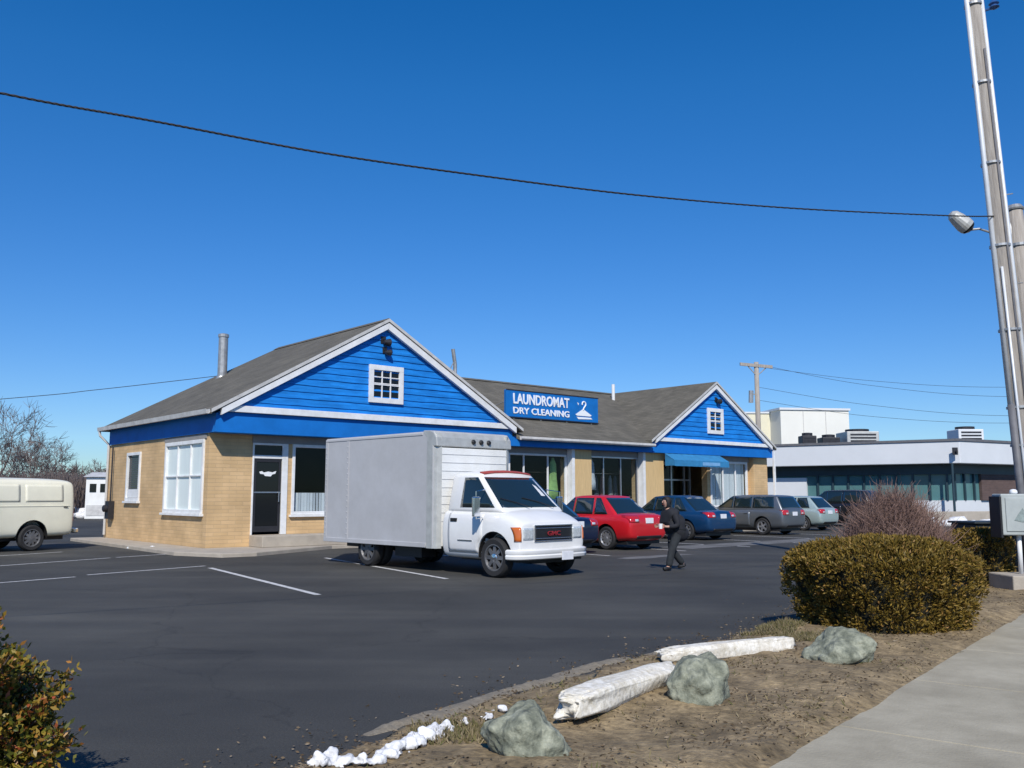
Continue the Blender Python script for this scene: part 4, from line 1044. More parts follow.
# coat with wide hem that swings back, sleeves, hood
CJ = {'waist':(-.05,0,.86,.19,.195),'hem':(-.08,0,.66,.23,.225),'tail':(-.33,0,.80,.12,.17),'chest':(.095,0,1.08,.185,.20),'back':(-.02,0,1.08,.12,.16),'collar':(.16,0,1.215,.13,.15),'hood0':(.165,0,1.31,.085,.095)}
CE = [('waist','hem'),('hem','tail'),('waist','chest'),('chest','collar'),('collar','hood0'),('waist','back')]
for s, n in ((1,'l'), (-1,'r')):
    CJ.update({f's{n}':(.125,s*.18,1.17,.085), f'e{n}':(.09,s*.245,.915,.066), f'w{n}':(.285,s*.168,.90,.046)})
    CE += [('collar',f's{n}'),(f's{n}',f'e{n}'),(f'e{n}',f'w{n}')]
link('coat', skin_mesh(CJ, CE), 'coat', PS)
# hood: a shell open at the face
mb = MB(); n = 16; rings = []
for i in range(7):
    a = R(-20+i*22); rings.append([(.195-.035+(-.02+.105*math.sin(R(i*15)))*0+(.12-.02*i)*math.cos(R(0))*(1 if True else 0)-.02, .108*math.sin(R(k*360/n))*(1-.012*i*i), 1.40+.118*math.cos(R(k*360/n))*(1-.012*i*i)-.012*i) for k in range(n)])
mb.loft(rings, False); inner = [[Vector(p)*1.0 for p in rg] for rg in rings]
hd = mb.mesh('hood', True); hd = baked(hd, ('SOLIDIFY', dict(thickness=.018)), ('SUBSURF', dict(levels=1)))
mb2 = MB(); mb2.poly(rings[-1]); hd = join([hd, mb2.mesh('x')]); link('hood', hd, 'coat', PS)
mb = MB(); mb.lathe([(.001,.10),(.05,.092),(.085,.05),(.092,0),(.08,-.05),(.06,-.07)], (.20,0,1.425), 'z', 16); hr = mb.mesh('hair', True)
for v in hr.vertices: v.co.x -= .012
link('hair', hr, 'hair', PS)
for s, n in ((1,'l'), (-1,'r')):
    a = J[f'ank{n}']; t_ = J[f'toe{n}']; z = a[2]-.085
    link('shoe', skin_mesh({'ank':(a[0]-.005,a[1],a[2]+.01,.052,.052),'heel':(a[0]-.025,a[1],.05+z,.062,.055),'mid':((a[0]+t_[0])/2,(a[1]+t_[1])/2,.05+z*.6,.056,.052),'toe':(t_[0]+.02,t_[1],.042+z*.2,.044,.046)}, [('heel','ank'),('heel','mid'),('mid','toe')], 1), 'shoe', PS)
PC = MB(); PC.lathe([(.036,0),(.043,.10),(.044,.104),(.001,.104)], (0,0,0), 'z', 16); PC.lathe([(.001,0),(.036,0)], (0,0,0), 'z', 16, False)
cup = PC.build('paper_cup', 'paper'); m4 = Matrix.Translation((3.42,19.2,0)) @ Matrix.Rotation(R(205), 4, 'Z')
cup.matrix_world = m4 @ Matrix.Translation((.43, .10, .86)); tag(cup, "small white cup held in the walking person's hands", 'cup')

# ------------------------------------------------------------------ plants
rnd = random.Random(11)
def rdir():
    z = rnd.uniform(-1, 1); a = rnd.uniform(0, 2*math.pi); q = math.sqrt(1-z*z); return Vector((q*math.cos(a), q*math.sin(a), z))
def leaf(mb, p, d, ln, wd):
    d = d.normalized(); s = d.cross(rdir()); s = s.normalized() if s.length > 1e-4 else d.orthogonal().normalized()
    mb.add([p-s*wd*.15, p+d*ln*.45-s*wd*.5, p+d*ln, p+d*ln*.45+s*wd*.5, p+s*wd*.15], [(0,1,2,3,4)])

def hedge(name, label, c, rz, a, b, h, n, ln, base_in=.86, seed=0, zg=.05, lump=.07):
    """clipped shrub: dense leaf sprays over a twiggy core"""
    o = thing(name, label, 'hedge', (c[0], c[1], zg), rz)
    def surf(u, k):   # angle, height fraction -> radius
        ca, sa = math.cos(u), math.sin(u); r_ = 1/((abs(ca)/a)**3.3+(abs(sa)/b)**3.3)**(1/3.3)
        side = (base_in+(1-base_in)*min(1, k/.55))*(1 if k < .72 else math.sqrt(max(0, 1-((k-.72)/.30)**2.4)))
        return r_*side*(1+lump*noise.noise(Vector((ca*2.2+seed, sa*2.2, k*2.2)))*1.6+lump*.6*noise.noise(Vector((ca*7+seed, sa*7, k*6))))
    mb = MB(); rings = []
    for i in range(13):
        k = i/12*.93; rings.append([(surf(2*math.pi*j/40, k)*.86*math.cos(2*math.pi*j/40), surf(2*math.pi*j/40, k)*.86*math.sin(2*math.pi*j/40), k*h*.95) for j in range(40)])
    mb.loft(rings); mb.build('branches', 'hedge_core', o)
    mb = MB(); m_ = 0
    while m_ < n:
        u = rnd.uniform(0, 2*math.pi); k = rnd.uniform(.02, 1) if rnd.random() < .72 else rnd.uniform(.72, 1.0)
        f = 1-.20*rnd.random()**1.7 if k < .78 else math.sqrt(rnd.random())
        r_ = surf(u, min(k, .998))*f
        zz = k*h
        if k >= .78: 
            r_ = surf(u, .72)*f; t = r_/max(1e-3, surf(u, .72)); zz = h*(.72+.28*max(0, 1-t**3.0)**.6)*(1-.08*rnd.random()**2)*(1+.04*noise.noise(Vector((r_*math.cos(u)*3, r_*math.sin(u)*3, seed))))
        p = Vector((r_*math.cos(u), r_*math.sin(u), zz)); q = noise.noise(p*6+Vector((seed, 0, 0)))
        m_ += 1
        if q < -.17 and k < .76 and f > .87: continue
        out = Vector((math.cos(u), math.sin(u), .55 if k < .78 else 1.8)).normalized()
        d = (out+rdir()*.75).normalized()
        for _ in range(3): leaf(mb, p+rdir()*.025, (d+rdir()*.55), ln*rnd.uniform(.6, 1.3), ln*.36)
    mb.build('foliage', 'hedge', o)
    return o
hedge('clipped_hedge', 'large rounded olive hedge at the edge of the sidewalk', (4.22, 10.5), R(24), .94, .84, 1.0, 20000, .045, seed=3, lump=.095)
hedge('clipped_hedge', 'small olive hedge squeezed beside the dark utility cabinet', (7.75, 15.3), R(50), .55, .50, .92, 3500, .055, seed=8)

# golden-leaved bush in the near corner
o = thing('golden_bush', 'golden green bush with reddish tips at the near left corner', 'bush', (-2.77, 4.45, 0))
stems = MB(); mb = MB()
for i in range(260):
    u = rnd.uniform(0, 2*math.pi); el = rnd.uniform(.15, 1.45); ln = rnd.uniform(.62, 1.0)
    tip = Vector((math.cos(u)*math.cos(el)*.72*ln, math.sin(u)*math.cos(el)*.72*ln, .14+.95*ln*math.sin(el)))
    if tip.z < .1: continue
    mid = tip*.5+Vector((0,0,.06))+rdir()*.05
    stems.tube([(0,0,.0), mid, tip], [.012,.007,.003], 5, False)
    for k in range(130):
        t = rnd.uniform(.45, 1.02); p = (mid.lerp(tip, (t-.5)*2) if t > .5 else Vector((0,0,0)).lerp(mid, t*2))+rdir()*.06*rnd.random()**.5
        for _ in range(2): leaf(mb, p, (tip-mid).normalized()*.7+rdir(), rnd.uniform(.022, .046), .018)
stems.build('stems', 'bark', o); mb.build('foliage', 'gold_leaf', o)

def twiggy(name, label, cat, loc, rx, ry, h, n, m='twig', group=None, th=.006, seed=1, sub=5):
    """leafless shrub: many stems, each forking into fine twigs"""
    o = thing(name, label, cat, loc, 0, group); mb = MB(); rr = random.Random(seed)
    for i in range(n):
        u = rr.uniform(0, 2*math.pi); q = math.sqrt(rr.random()); el = rr.uniform(.75, 1.0)
        base = Vector((rx*.18*math.cos(u)*q, ry*.18*math.sin(u)*q, 0))
        tip = Vector((rx*math.cos(u)*q, ry*math.sin(u)*q, h*math.sqrt(max(.05, 1-.8*q*q))*el))
        mid = base.lerp(tip, .5)+Vector((rr.gauss(0,.06), rr.gauss(0,.06), .1*h))
        mb.tube([base, mid, tip], [th, th*.75, th*.35], 4, False)
        for k in range(sub):
            t = rr.uniform(.3, .95); p = base.lerp(mid, t*2) if t < .5 else mid.lerp(tip, t*2-1)
            e = p+Vector((rr.gauss(0,.16)*rx, rr.gauss(0,.16)*ry, rr.uniform(.03, .26)*h)); mb.tube([p, p.lerp(e,.5)+Vector((rr.gauss(0,.02), rr.gauss(0,.02), 0)), e], [th*.55, th*.45, th*.25], 3, False)
    mb.build('twigs', m, o); return o
twiggy('bare_shrub', 'leafless reddish brown shrub rising behind the big olive hedge', 'shrub', (5.95, 14.3, .0), (.84), .75, 1.62, 1100, th=.0075, seed=4, sub=12)
twiggy('bare_shrub', 'small leafless shrub low between the two olive hedges', 'shrub', (6.9, 14.4, .0), .35, .35, .8, 110, th=.006, seed=5)

def bare_tree(label, x, y, h, seed, spread=1.0, group=None, th=1.0, depth=5):
    rr = random.Random(seed); o = thing('bare_tree', label, 'tree', (x, y, 0), 0, group)
    tr = MB(); cr = MB()
    def grow(p, d, ln, r_, lev):
        pts = [p]; rad = [r_]; q = p; dd = d
        for i in range(3):
            dd = (dd+Vector((rr.gauss(0,.12), rr.gauss(0,.12), rr.gauss(.04,.06)))).normalized(); q = q+dd*ln/3; pts.append(q); rad.append(r_*(1-.16*(i+1)))
        (tr if lev == 0 else cr).tube(pts, rad, 7 if lev == 0 else (5 if lev < 3 else 3), False)
        if lev >= depth: return
        nb = 3 if lev < depth-1 else 6
        for k in range(nb+1 if lev < 3 else nb):
            a = rr.uniform(0, 2*math.pi); tilt = rr.uniform(.35, .85)*spread; s_ = dd.orthogonal().normalized(); s2 = dd.cross(s_)
            nd = (dd*math.cos(tilt)+(s_*math.cos(a)+s2*math.sin(a))*math.sin(tilt)).normalized(); i0 = rr.choice((1,2,3,3))
            grow(pts[i0], nd, ln*rr.uniform(.62, .85), max(rad[i0]*.60, .006*th), lev+1)
    grow(Vector((0,0,0)), Vector((0,0,1)), h*.27, h*.022, 0)
    tr.build('trunk', 'bark', o); cr.build('crown', 'far_twig', o); return o
G = 'bare trees behind the cream van'
bare_tree('bare tree furthest left, cut off by the edge of the picture', -38.0, 66, 10.8, 2, 1.0, G, 2.4)
bare_tree('upright bare tree second from the left', -40.6, 78, 9.4, 33, .95, G, 2.4)
bare_tree('spreading bare tree third from the left above the van roof', -36.2, 72, 7.6, 5, 1.15, G, 2.2)
bare_tree('low bare tree nearest the white shed, right of the others', -34.4, 74, 5.6, 9, 1.2, G, 2.2)
# far wood along the horizon
mb = MB(); rr = random.Random(3)
for i in range(1500):
    x = rr.uniform(-130, 20); y = rr.uniform(112, 140); h = (4.2+1.6*noise.noise(Vector((x*.06, 0, 0)))+rr.uniform(-1, 1))
    mb.tube([(x,y,0), (x+rr.gauss(0,.3),y,h*.5), (x+rr.gauss(0,.6),y,h)], [.16,.11,.04], 4, False)
    for k in range(7):
        z = rr.uniform(.25, .9)*h; mb.tube([(x,y,z), (x+rr.gauss(0,.9),y+rr.gauss(0,.5),z+rr.uniform(.3,1.4))], [.07,.03], 3, False)
tag(mb.build('far_wood', 'far_twig'), 'grey brown leafless wood along the horizon', 'wood', kind='stuff')
# dense brush bank behind the van
mb = MB()
for i in range(4200):
    x = rr.uniform(-48, -29.5); y = rr.uniform(61, 68); h = 2.8+.6*noise.noise(Vector((x*.3, 1, 0)))+rr.uniform(-.5,.3)-(max(0, x+30)*.12)
    u = rr.gauss(0,.4); mb.tube([(x,y,0), (x+u*.5,y,h*.6), (x+u,y+rr.gauss(0,.3),h)], [.035,.03,.012], 3, False)
tag(mb.build('brush', 'far_twig'), 'low brown brush growing behind the cream van', 'brush', kind='stuff')

# ------------------------------------------------------------------ foreground strip: stones, snow, grass, litter
def lump(bm_scale, seed, rough=.22, sub=5, boxy=0, fine=1):
    bm = bmesh.new(); bmesh.ops.create_icosphere(bm, subdivisions=sub, radius=1)
    rr = random.Random(seed); pl = []
    while len(pl) < 11:
        n_ = Vector((rr.uniform(-1,1), rr.uniform(-1,1), rr.uniform(-1,1)))
        if .2 < n_.length < 1:
            n_.normalize()
            if not (boxy and abs(n_.x) > .45): pl.append((n_, rr.uniform(.9, 1.1) if boxy else rr.uniform(.66, .9)))
    for v in bm.verts:
        p = v.co.copy()
        if boxy: p = Vector([math.copysign(abs(c)**boxy, c) for c in p])
        for n_, d_ in pl:
            e = p.dot(n_)-d_
            if e > 0: p -= n_*e*.85
        q = p*1.6+Vector((seed*3.1, 0, 0))
        p *= 1+rough*noise.noise(q)+rough*.4*noise.noise(q*3.1)+fine*(rough*.10*noise.noise(q*9)+rough*.05*noise.noise(q*21))
        v.co = Vector((p.x*bm_scale[0], p.y*bm_scale[1], p.z*bm_scale[2]))
    me = bpy.data.meshes.new('lump'); bm.to_mesh(me); bm.free()
    me.polygons.foreach_set('use_smooth', [True]*len(me.polygons)); return me
for lb, x, y, rz, sc, sd in (('grey green boulder nearest the camera beside the heap of snow', .09, 5.36, .4, (.27,.22,.21), 1),
                         ('grey green boulder between the two white edging stones', 1.35, 6.72, .9, (.28,.23,.24), 2),
                         ('grey green boulder at the foot of the large olive hedge', 2.94, 8.26, .2, (.33,.26,.24), 5)):
    b = link('boulder', lump(sc, sd), 'stone'); b.location = (x, y, strip_z(x, y)+sc[2]*.22); b.rotation_euler = (0, 0, rz); tag(b, lb, 'boulder', 'boulders along the parking lot edge')
def edging(label, a, b, w_, h_, seed):
    a, b = Vector((*a, 0)), Vector((*b, 0)); d = b-a
    me = lump((d.length/2*.98, w_/2, h_/2), seed, .12, 5, .42, 3.2); c = (a+b)/2
    o_ = link('edging_stone', me, 'white_stone'); o_.location = (c.x, c.y, strip_z(c.x, c.y)+h_*.30); o_.rotation_euler = (0, 0, math.atan2(d.y, d.x))
    return tag(o_, label, 'edging stone', 'white edging stones along the lot')
edging('nearer white edging stone lying left of the middle boulder', (.33, 6.02), (1.25, 7.30), .23, .19, 41)
edging('farther white edging stone between the middle boulder and the hedge', (1.28, 8.04), (2.68, 8.90), .20, .16, 52)
# snow: loose heaps of thawing lumps
bm = bmesh.new()
def heap(x, y, r_, n, sc):
    for i in range(n):
        a = rnd.uniform(0, 6.28); q = r_*rnd.random()**.7; s_ = sc*rnd.uniform(.5, 1.15)*(1-.5*q/max(r_, .01))
        me = lump((s_*1.2, s_, s_*.8), rnd.randint(0, 999), .3, 2)
        t = bmesh.new(); t.from_mesh(me); bmesh.ops.translate(t, verts=t.verts, vec=(x+q*math.cos(a), y+q*math.sin(a), max(strip_z(x, y), 0)+s_*.4+(rnd.random()*.045*(1-q/max(r_,.01)) if r_ < .095 else 0))); tmp = bpy.data.meshes.new('t'); t.to_mesh(tmp); t.free(); bm.from_mesh(tmp)
for x, y, r_, n, sc in ((-.42,5.80,.06,14,.04),(-.47,5.70,.08,26,.042),(-.53,5.58,.09,34,.045),(-.59,5.46,.09,34,.045),(-.65,5.35,.08,26,.042),(-.70,5.25,.06,18,.036),(-.74,5.18,.05,12,.03),(-.99,5.19,.05,20,.042),(-.90,5.13,.06,18,.036),(-.80,5.13,.06,12,.026),(-1.03,5.08,.05,14,.04),(-.16,6.16,.06,12,.024),(-.08,6.28,.06,12,.026),(-.30,5.98,.06,8,.022)): heap(x, y, r_, n, sc)
me = bpy.data.meshes.new('snow'); bm.to_mesh(me); bm.free()
me = baked(me, ('REMESH', dict(mode='VOXEL', voxel_size=.011)), ('SMOOTH', dict(iterations=9, factor=.5)))
for v in me.vertices: v.co += v.normal*(.016*noise.noise(v.co*22)+.010*noise.noise(v.co*50))
me.polygons.foreach_set('use_smooth', [True]*len(me.polygons))
tag(link('snow', me, 'snow'), 'thawing white snow heaped along the near edge of the lot', 'snow', kind='stuff')
bm = bmesh.new()
for x, y, r_, n, sc in ((-10.9,26.75,.25,8,.12),(-10.35,26.2,.2,6,.13),(-30.2,62,1.6,12,.75),(-28.2,62,1.2,9,.6),(25,43,1.0,0,.8)): 
    if n: heap(x, y, r_, n, sc)
me = bpy.data.meshes.new('snow'); bm.to_mesh(me); bm.free(); me.polygons.foreach_set('use_smooth', [True]*len(me.polygons))
tag(link('snow', me, 'snow'), 'patches of old snow left of the building', 'snow', kind='stuff')

def in_strip(): 
    k = rnd.random()**1.6; q = rnd.random(); a, b = along(EDGE, k), along(WALK, k); return a[0]+(b[0]-a[0])*q, a[1]+(b[1]-a[1])*q
mb = MB(); n = 0
while n < 30000:
    x, y = in_strip()
    if y > 17 or y < 4.6: n += 1; continue
    dn = noise.noise(Vector((x*1.2, y*1.2, 5))); n += 1
    if dn < -.12+.5*rnd.random(): continue
    z = strip_z(x, y)-.005; d = (Vector((0,0,.7))+rdir()*.8); leaf(mb, Vector((x,y,z)), Vector((d.x,d.y,abs(d.z)*.45+.06)), rnd.uniform(.03,.075), .008)
for cx, cy, r_ in ((-.35,5.75,.28),(.0,5.7,.2),(2.75,10.0,.3),(3.0,10.3,.25),(2.95,9.5,.25)):   # greener tufts by the snow and the hedge
    for i in range(1300):
        a = rnd.uniform(0,6.28); q = r_*math.sqrt(rnd.random()); x, y = cx+q*math.cos(a), cy+q*math.sin(a); d = Vector((0,0,.8))+rdir()*.8
        leaf(mb, Vector((x,y,max(strip_z(x,y),.0)-.005)), Vector((d.x,d.y,abs(d.z)+.2)), rnd.uniform(.03,.08), .008)
tag(mb.build('dry_grass', 'grass'), 'thin dead grass scattered over the planting strip', 'grass', kind='stuff')
mb = MB(); n = 0
while n < 34000:
    if rnd.random() < .8: x, y = in_strip()
    else:
        k = rnd.random()**1.8*.5; p = along(EDGE, k); off = rnd.expovariate(5); x, y = p[0]-off*.8+rnd.gauss(0,.05), p[1]+off*.6
    n += 1
    if y > 18 or y < 4.6: continue
    if noise.noise(Vector((x*2, y*2, 2))) < -.15: continue
    z = max(strip_z(x, y), .002)+.006; d = rdir(); leaf(mb, Vector((x,y,z+rnd.random()*.006)), Vector((d.x,d.y,d.z*.12)), rnd.uniform(.012,.038), rnd.uniform(.008,.018))
tag(mb.build('leaf_litter', 'litter'), 'dry leaf and bark litter over the strip and the lot edge', 'litter', kind='stuff')
# windrows of sand and leaf mould swept against the lot edge
mb = MB()
for cx, cy, ln, w_, ang in ((-.32,6.98,.62,.10,60),(.22,7.75,.55,.09,50),(-.75,6.45,.4,.07,60),(.75,8.5,.6,.10,52),(1.6,9.3,.7,.10,48)):
    N, K = 26, 8; d = Vector((math.cos(R(ang)), math.sin(R(ang)), 0)); q = Vector((-d.y, d.x, 0)); vs = []
    for i in range(N+1):
        for j in range(K+1):
            u, v = i/N*2-1, j/K*2-1; e = max(0, (1-u*u))*max(0, 1-v*v)
            p = Vector((cx,cy,0))+d*u*ln+q*v*w_*(.4+.6*math.sqrt(max(0,1-u*u)))*(1+.4*noise.noise(Vector((u*3, cx, v)))); vs.append((p.x, p.y, .001+e*.022*(1+.8*noise.noise(p*14))))
    mb.add(vs, [(i*(K+1)+j, (i+1)*(K+1)+j, (i+1)*(K+1)+j+1, i*(K+1)+j+1) for i in range(N) for j in range(K)])
M['sand'] = mat('road_sand', (.16, .135, .10), .95, scale=20, col2=(.26, .225, .17), bump=.6, bscale=60, detail=9)
tag(mb.build('road_sand', 'sand', smooth=True), 'ridges of pale sand and leaf mould along the lot edge', 'sand', kind='stuff')

# ------------------------------------------------------------------ poles, lamp, boxes, wires
PX, PY = 8.84, 15.5; LEAN = R(-2.5); SH = math.tan(LEAN)
PO = thing('utility_pole', 'tall leaning wooden utility pole with pale conduits strapped to it', 'utility pole', (PX, PY, 0)); PO.rotation_euler = (0, LEAN, 0)
mb = MB(); mb.tube([(0,0,-.1), (0,0,4), (.01,0,8), (0,0,13)], [.165,.155,.135,.11], 20); mb.build('shaft', 'wood_pole', PO, smooth=True)
def strap_pipe(ang, r_, z0, z1, m, name='conduit'):
    ca, sa = math.cos(ang), math.sin(ang); mb = MB()
    mb.tube([((.175-.003*z)*ca, (.175-.003*z)*sa, z) for z in (z0, (z0+z1)/2, z1)], r_, 10); return mb.build(name, m, PO, smooth=True)
strap_pipe(R(200), .045, 3.1, 12.6, 'conduit'); strap_pipe(R(330), .035, .3, 11.6, 'conduit'); strap_pipe(R(285), .02, .3, 9.5, 'conduit_dark')
strap_pipe(R(205), .065, .1, 3.1, 'conduit_dark'); strap_pipe(R(238), .022, .2, 5.5, 'conduit')
for z in (1.2, 2.4, 3.05, 4.4, 5.9, 7.4, 8.9, 10.4): MB().lathe([(.20-.0045*z, -.02), (.20-.0045*z, .02)], (0,0,z), 'z', 20).build('strap', 'metal', PO)
mb = MB(); mb.tube([(.1,-.05,10.25), (.34,-.1,10.3)], .025, 6); mb.lathe([(.03,0),(.09,.03),(.06,.07),(.09,.1),(.04,.16)], (.32,-.1,10.26), 'z', 12); mb.build('insulator', mat('insulator_blue', (.03,.09,.25), .3), PO)
for z in (3.6, 5.2, 6.8):   # pole steps
    MB().tube([(.13,-.08,z), (.25,-.14,z)], .010, 6).build('step_bolt', 'metal', PO)
# flood lamp on its arm
zl = 6.18
SL = thing('street_lamp', 'grey flood lamp on a thin arm reaching left from the tall pole', 'street lamp', (PX+SH*zl, PY, zl))
mb = MB(); mb.tube([(-.13,-.02,-.05), (-.35,-.03,.02), (-.52,-.03,.0)], .02, 8); mb.build('arm', 'metal', SL)
mb = MB(); ax_ = Vector((.72, .05, -.60)).normalized(); c0 = Vector((-.84,-.03,.30)); rings = []; u_ = ax_.orthogonal().normalized(); w_ = ax_.cross(u_)
for k, rd in ((0,.05),(.05,.10),(.16,.125),(.30,.145),(.38,.14)): rings.append([c0+ax_*k+(u_*math.cos(t*math.pi/9)+w_*math.sin(t*math.pi/9))*rd for t in range(18)])
mb.loft(rings); mb.build('lamp_head', 'box_alu', SL, smooth=False)
mb = MB(); rings = [[c0+ax_*k+(u_*math.cos(t*math.pi/9)+w_*math.sin(t*math.pi/9))*rd for t in range(18)] for k, rd in ((.381,.135),(.42,.12),(.46,.06))]; mb.loft(rings); mb.build('lens', 'dark_glass', SL)
# second, shorter pole
P2 = thing('utility_pole', 'short weathered wooden pole standing just right of the tall one', 'utility pole', (9.80, 16.6, 0)); P2.rotation_euler = (0, R(-2.4), 0)
MB().tube([(0,0,-.1), (0,0,3.5), (0,0,6.9)], [.17,.155,.14], 18).build('shaft', 'wood_pole', P2, smooth=True)
mb = MB(); mb.lathe([(.16,0),(.17,.03),(.12,.10),(.001,.13)], (0,0,6.9), 'z', 16); mb.build('cap', 'metal', P2)
for z in (6.2, 4.4): MB().lathe([(.167,0),(.167,.05)], (0,0,z), 'z', 16).build('strap', 'metal', P2)
MB().tube([(-.17,-.06,.2), (-.155,-.05,6.4), (-.10,-.02,6.75)], .025, 8).build('conduit', 'metal', P2)

EB = thing('electric_box', 'grey metering box on a slim white post above a concrete block', 'electric box', (7.93, 14.38, .33))
MB().box(-.30, .34, -.14, .14, .60, 1.24).build('cabinet_body', 'box_paint', EB, bevel=.02)
MB().box(-.24, .28, -.156, -.142, .66, 1.18).build('door', 'box_paint', EB, bevel=.008)
mb = MB(); mb.prism([(-.12,-.158,.83), (.02,-.158,.80), (.16,-.158,.86), (.20,-.158,.95), (.06,-.158,.93), (.02,-.158,1.02), (-.06,-.158,.92)], (0,-.004,0)); mb.build('sticker', mat('sticker_green', (.23,.28,.27), .7, var=.3, scale=20), EB)
MB().box(-.335, -.302, -.16, .16, .56, 1.20).build('side_panel', 'black', EB, bevel=.006)
MB().tube([(.02,0,0), (.02,0,.62)], .035, 12).build('post', 'white_trim', EB, smooth=True)
mb = MB(); mb.lathe([(.05,0),(.06,.015),(.055,.05),(.035,.07),(.001,.075)], (-.02,0,1.24), 'z', 16); mb.build('cap', 'white_trim', EB, smooth=True)
tag(MB().box(7.62, 9.6, 14.02, 14.75, -.05, .33).build('concrete_block', 'concrete', bevel=.02), 'low concrete block under the electric box post', 'concrete block')
UC = thing('utility_cabinet', 'near black ribbed utility cabinet behind the electric box', 'cabinet', (8.62, 16.35, 0), R(8))
MB().box(-.62, 1.2, -.35, .35, 0, 1.05).build('cabinet_body', 'cabinet', UC, bevel=.02)
mb = MB()
for i in range(11): mb.box(-.57+i*.16, -.50+i*.16, -.375, -.352, .06, 1.0)
mb.build('rib', 'cabinet', UC, bevel=.01)
MB().box(-.66, 1.24, -.40, .38, 1.052, 1.09).build('lid', 'cabinet', UC, bevel=.01)

def wire(name, label, pts, r_, twist=0, group=None):
    """cable through given points, smoothed; twist > 0 lays up three strands"""
    P = [Vector(p) for p in pts]; out = []
    for i in range(len(P)-1):
        a, b, c, d = P[max(i-1,0)], P[i], P[i+1], P[min(i+2,len(P)-1)]
        for k in range(16):
            t = k/16; out.append(.5*((2*b)+(c-a)*t+(2*a-5*b+4*c-d)*t*t+(3*b-3*c+d-a)*t**3))
    out.append(P[-1]); mb = MB()
    if twist:
        for ph in (0, 2.1, 4.2):
            q = []
            for i in range(len(out)-1):
                for f in range(5): a = (i*5+f)*.62+ph; q.append(out[i].lerp(out[i+1], f/5)+Vector((0, math.cos(a), math.sin(a)))*twist)
            mb.tube(q, r_, 5)
    else: mb.tube(out, r_, 6)
    return tag(mb.build(name, 'wire', smooth=True), label, 'wire', group)
wire('overhead_cable', 'thick twisted cable slanting across the whole sky to the tall pole', [(-12.5,2.5,5.35),(-6.5,6.2,5.05),(-4.45,7.5,5.02),(-3.32,8.17,5.04),(-1.98,8.98,5.06),(-.37,9.96,5.17),(1.63,11.18,5.35),(4.18,12.74,5.68),(7.36,14.69,6.19),(8.50,15.44,6.42)], .0058, .007)
wire('overhead_wire', 'thin far wire rising toward the flue pipe at left', [(-60,52,4.6),(-34.13,60,7.9),(-28.76,62,8.75),(-22.25,64,9.84),(-12,67,11.6)], .022)

# ------------------------------------------------------------------ beyond the laundromat
FP = thing('utility_pole', 'distant wooden utility pole with a crossarm above the right gable', 'utility pole', (20.45, 75, 0))
MB().tube([(0,0,0), (0,0,12.6)], [.24,.19], 10).build('shaft', 'wood_pole', FP, smooth=True)
mb = MB(); mb.add([(-1.4,-.22,12.3),(1.3,-.22,12.05),(1.3,-.05,12.05),(-1.4,-.05,12.3),(-1.4,-.22,12.55),(1.3,-.22,12.3),(1.3,-.05,12.3),(-1.4,-.05,12.55)], [(0,3,2,1),(4,5,6,7),(0,1,5,4),(1,2,6,5),(2,3,7,6),(3,0,4,7)])
mb.tube([(-.8,-.1,12.35), (0,-.1,11.4), (.75,-.1,12.1)], .05, 5); mb.build('crossarm', 'wood_pole', FP)
mb = MB(); mb.tube([(-.5,0,10.2), (-.55,0,9.2)], [.2,.2], 8); mb.tube([(0,0,9.9), (-.55,0,9.9)], .05, 5); mb.build('transformer', 'metal', FP)
for x, z, z2 in ((19.3,12.4,11.0), (21.6,12.2,10.2), (20.5,10.5,8.6), (20.5,9.4,8.0)):
    wire('overhead_wire', 'one of the faint wires running right from the distant pole', [(x,75,z), (30,75,(z*2+z2)/3-.9), (42,75,z2-.5), (60,75,z2+.4)], .014, group='wires from the distant pole')

# low modern building with a deep white fascia
cx, cy = 24.7, 50
MW = thing('modern_building', 'low modern white building with deep fascia and dark green windows', 'building', (cx, cy, 0))
d1 = Vector((-.82,.57,0)); d2 = Vector((.86,.51,0)); n1 = Vector((.57,.82,0)); n2 = Vector((-.51,.86,0))
def ring(inset, l1=14, l2=17, deep=15):
    c = (d1+d2).normalized(); k = inset/ max(.2, abs(c.dot(n1)))
    p0 = Vector((0,0,0))+c*k; a = d1*l1+n1*inset; b = d2*l2+n2*inset
    return [p0, b, b+n2*deep, a+n1*deep*.8, a]
def solid(mb, pts, z0, z1): mb.prism([(p.x, p.y, z0) for p in pts], (0,0,z1-z0))
mb = MB(); solid(mb, ring(0), 3.30, 4.52); mb.build('fascia', 'modern_white', MW, bevel=.03)
mb = MB(); solid(mb, ring(-.06), 4.522, 4.66); mb.build('coping', 'conduit_dark', MW)
mb = MB(); solid(mb, ring(1.0), 0, 1.25); mb.build('base_wall', 'modern_white', MW)
mb = MB(); solid(mb, ring(1.07), 1.252, 3.297); mb.build('window_band', 'modern_glass', MW)
wi = ring(1.0); ua = wi[0]; e1 = d1; e2 = d2
def upright(base, dr, nn, k0, k1, z0, z1, o0, o1, mb):
    p = [base+dr*k0-nn*o0, base+dr*k1-nn*o0, base+dr*k1-nn*o1, base+dr*k0-nn*o1]; solid(mb, p, z0, z1)
mb = MB()
for k in range(9): upright(ua, e1, n1, .9*k+.2, .9*k+.30, 1.255, 3.295, -.06, .06, mb)
for k in range(3): upright(ua, e2, n2, .9*k+.2, .9*k+.30, 1.255, 3.295, -.06, .06, mb)
mb.build('mullion', 'modern_dark', MW)
mb = MB(); upright(ua, e1, n1, .0, 13, 2.72, 3.29, -.05, .09, mb); mb.build('eave_shade_band', 'modern_dark', MW)  # dark strip paints the shade under the fascia overhang
mb = MB(); upright(ua, e1, n1, 8.1, 13.8, 1.256, 2.60, -.05, .14, mb); mb.build('wall_panel', 'modern_white', MW)
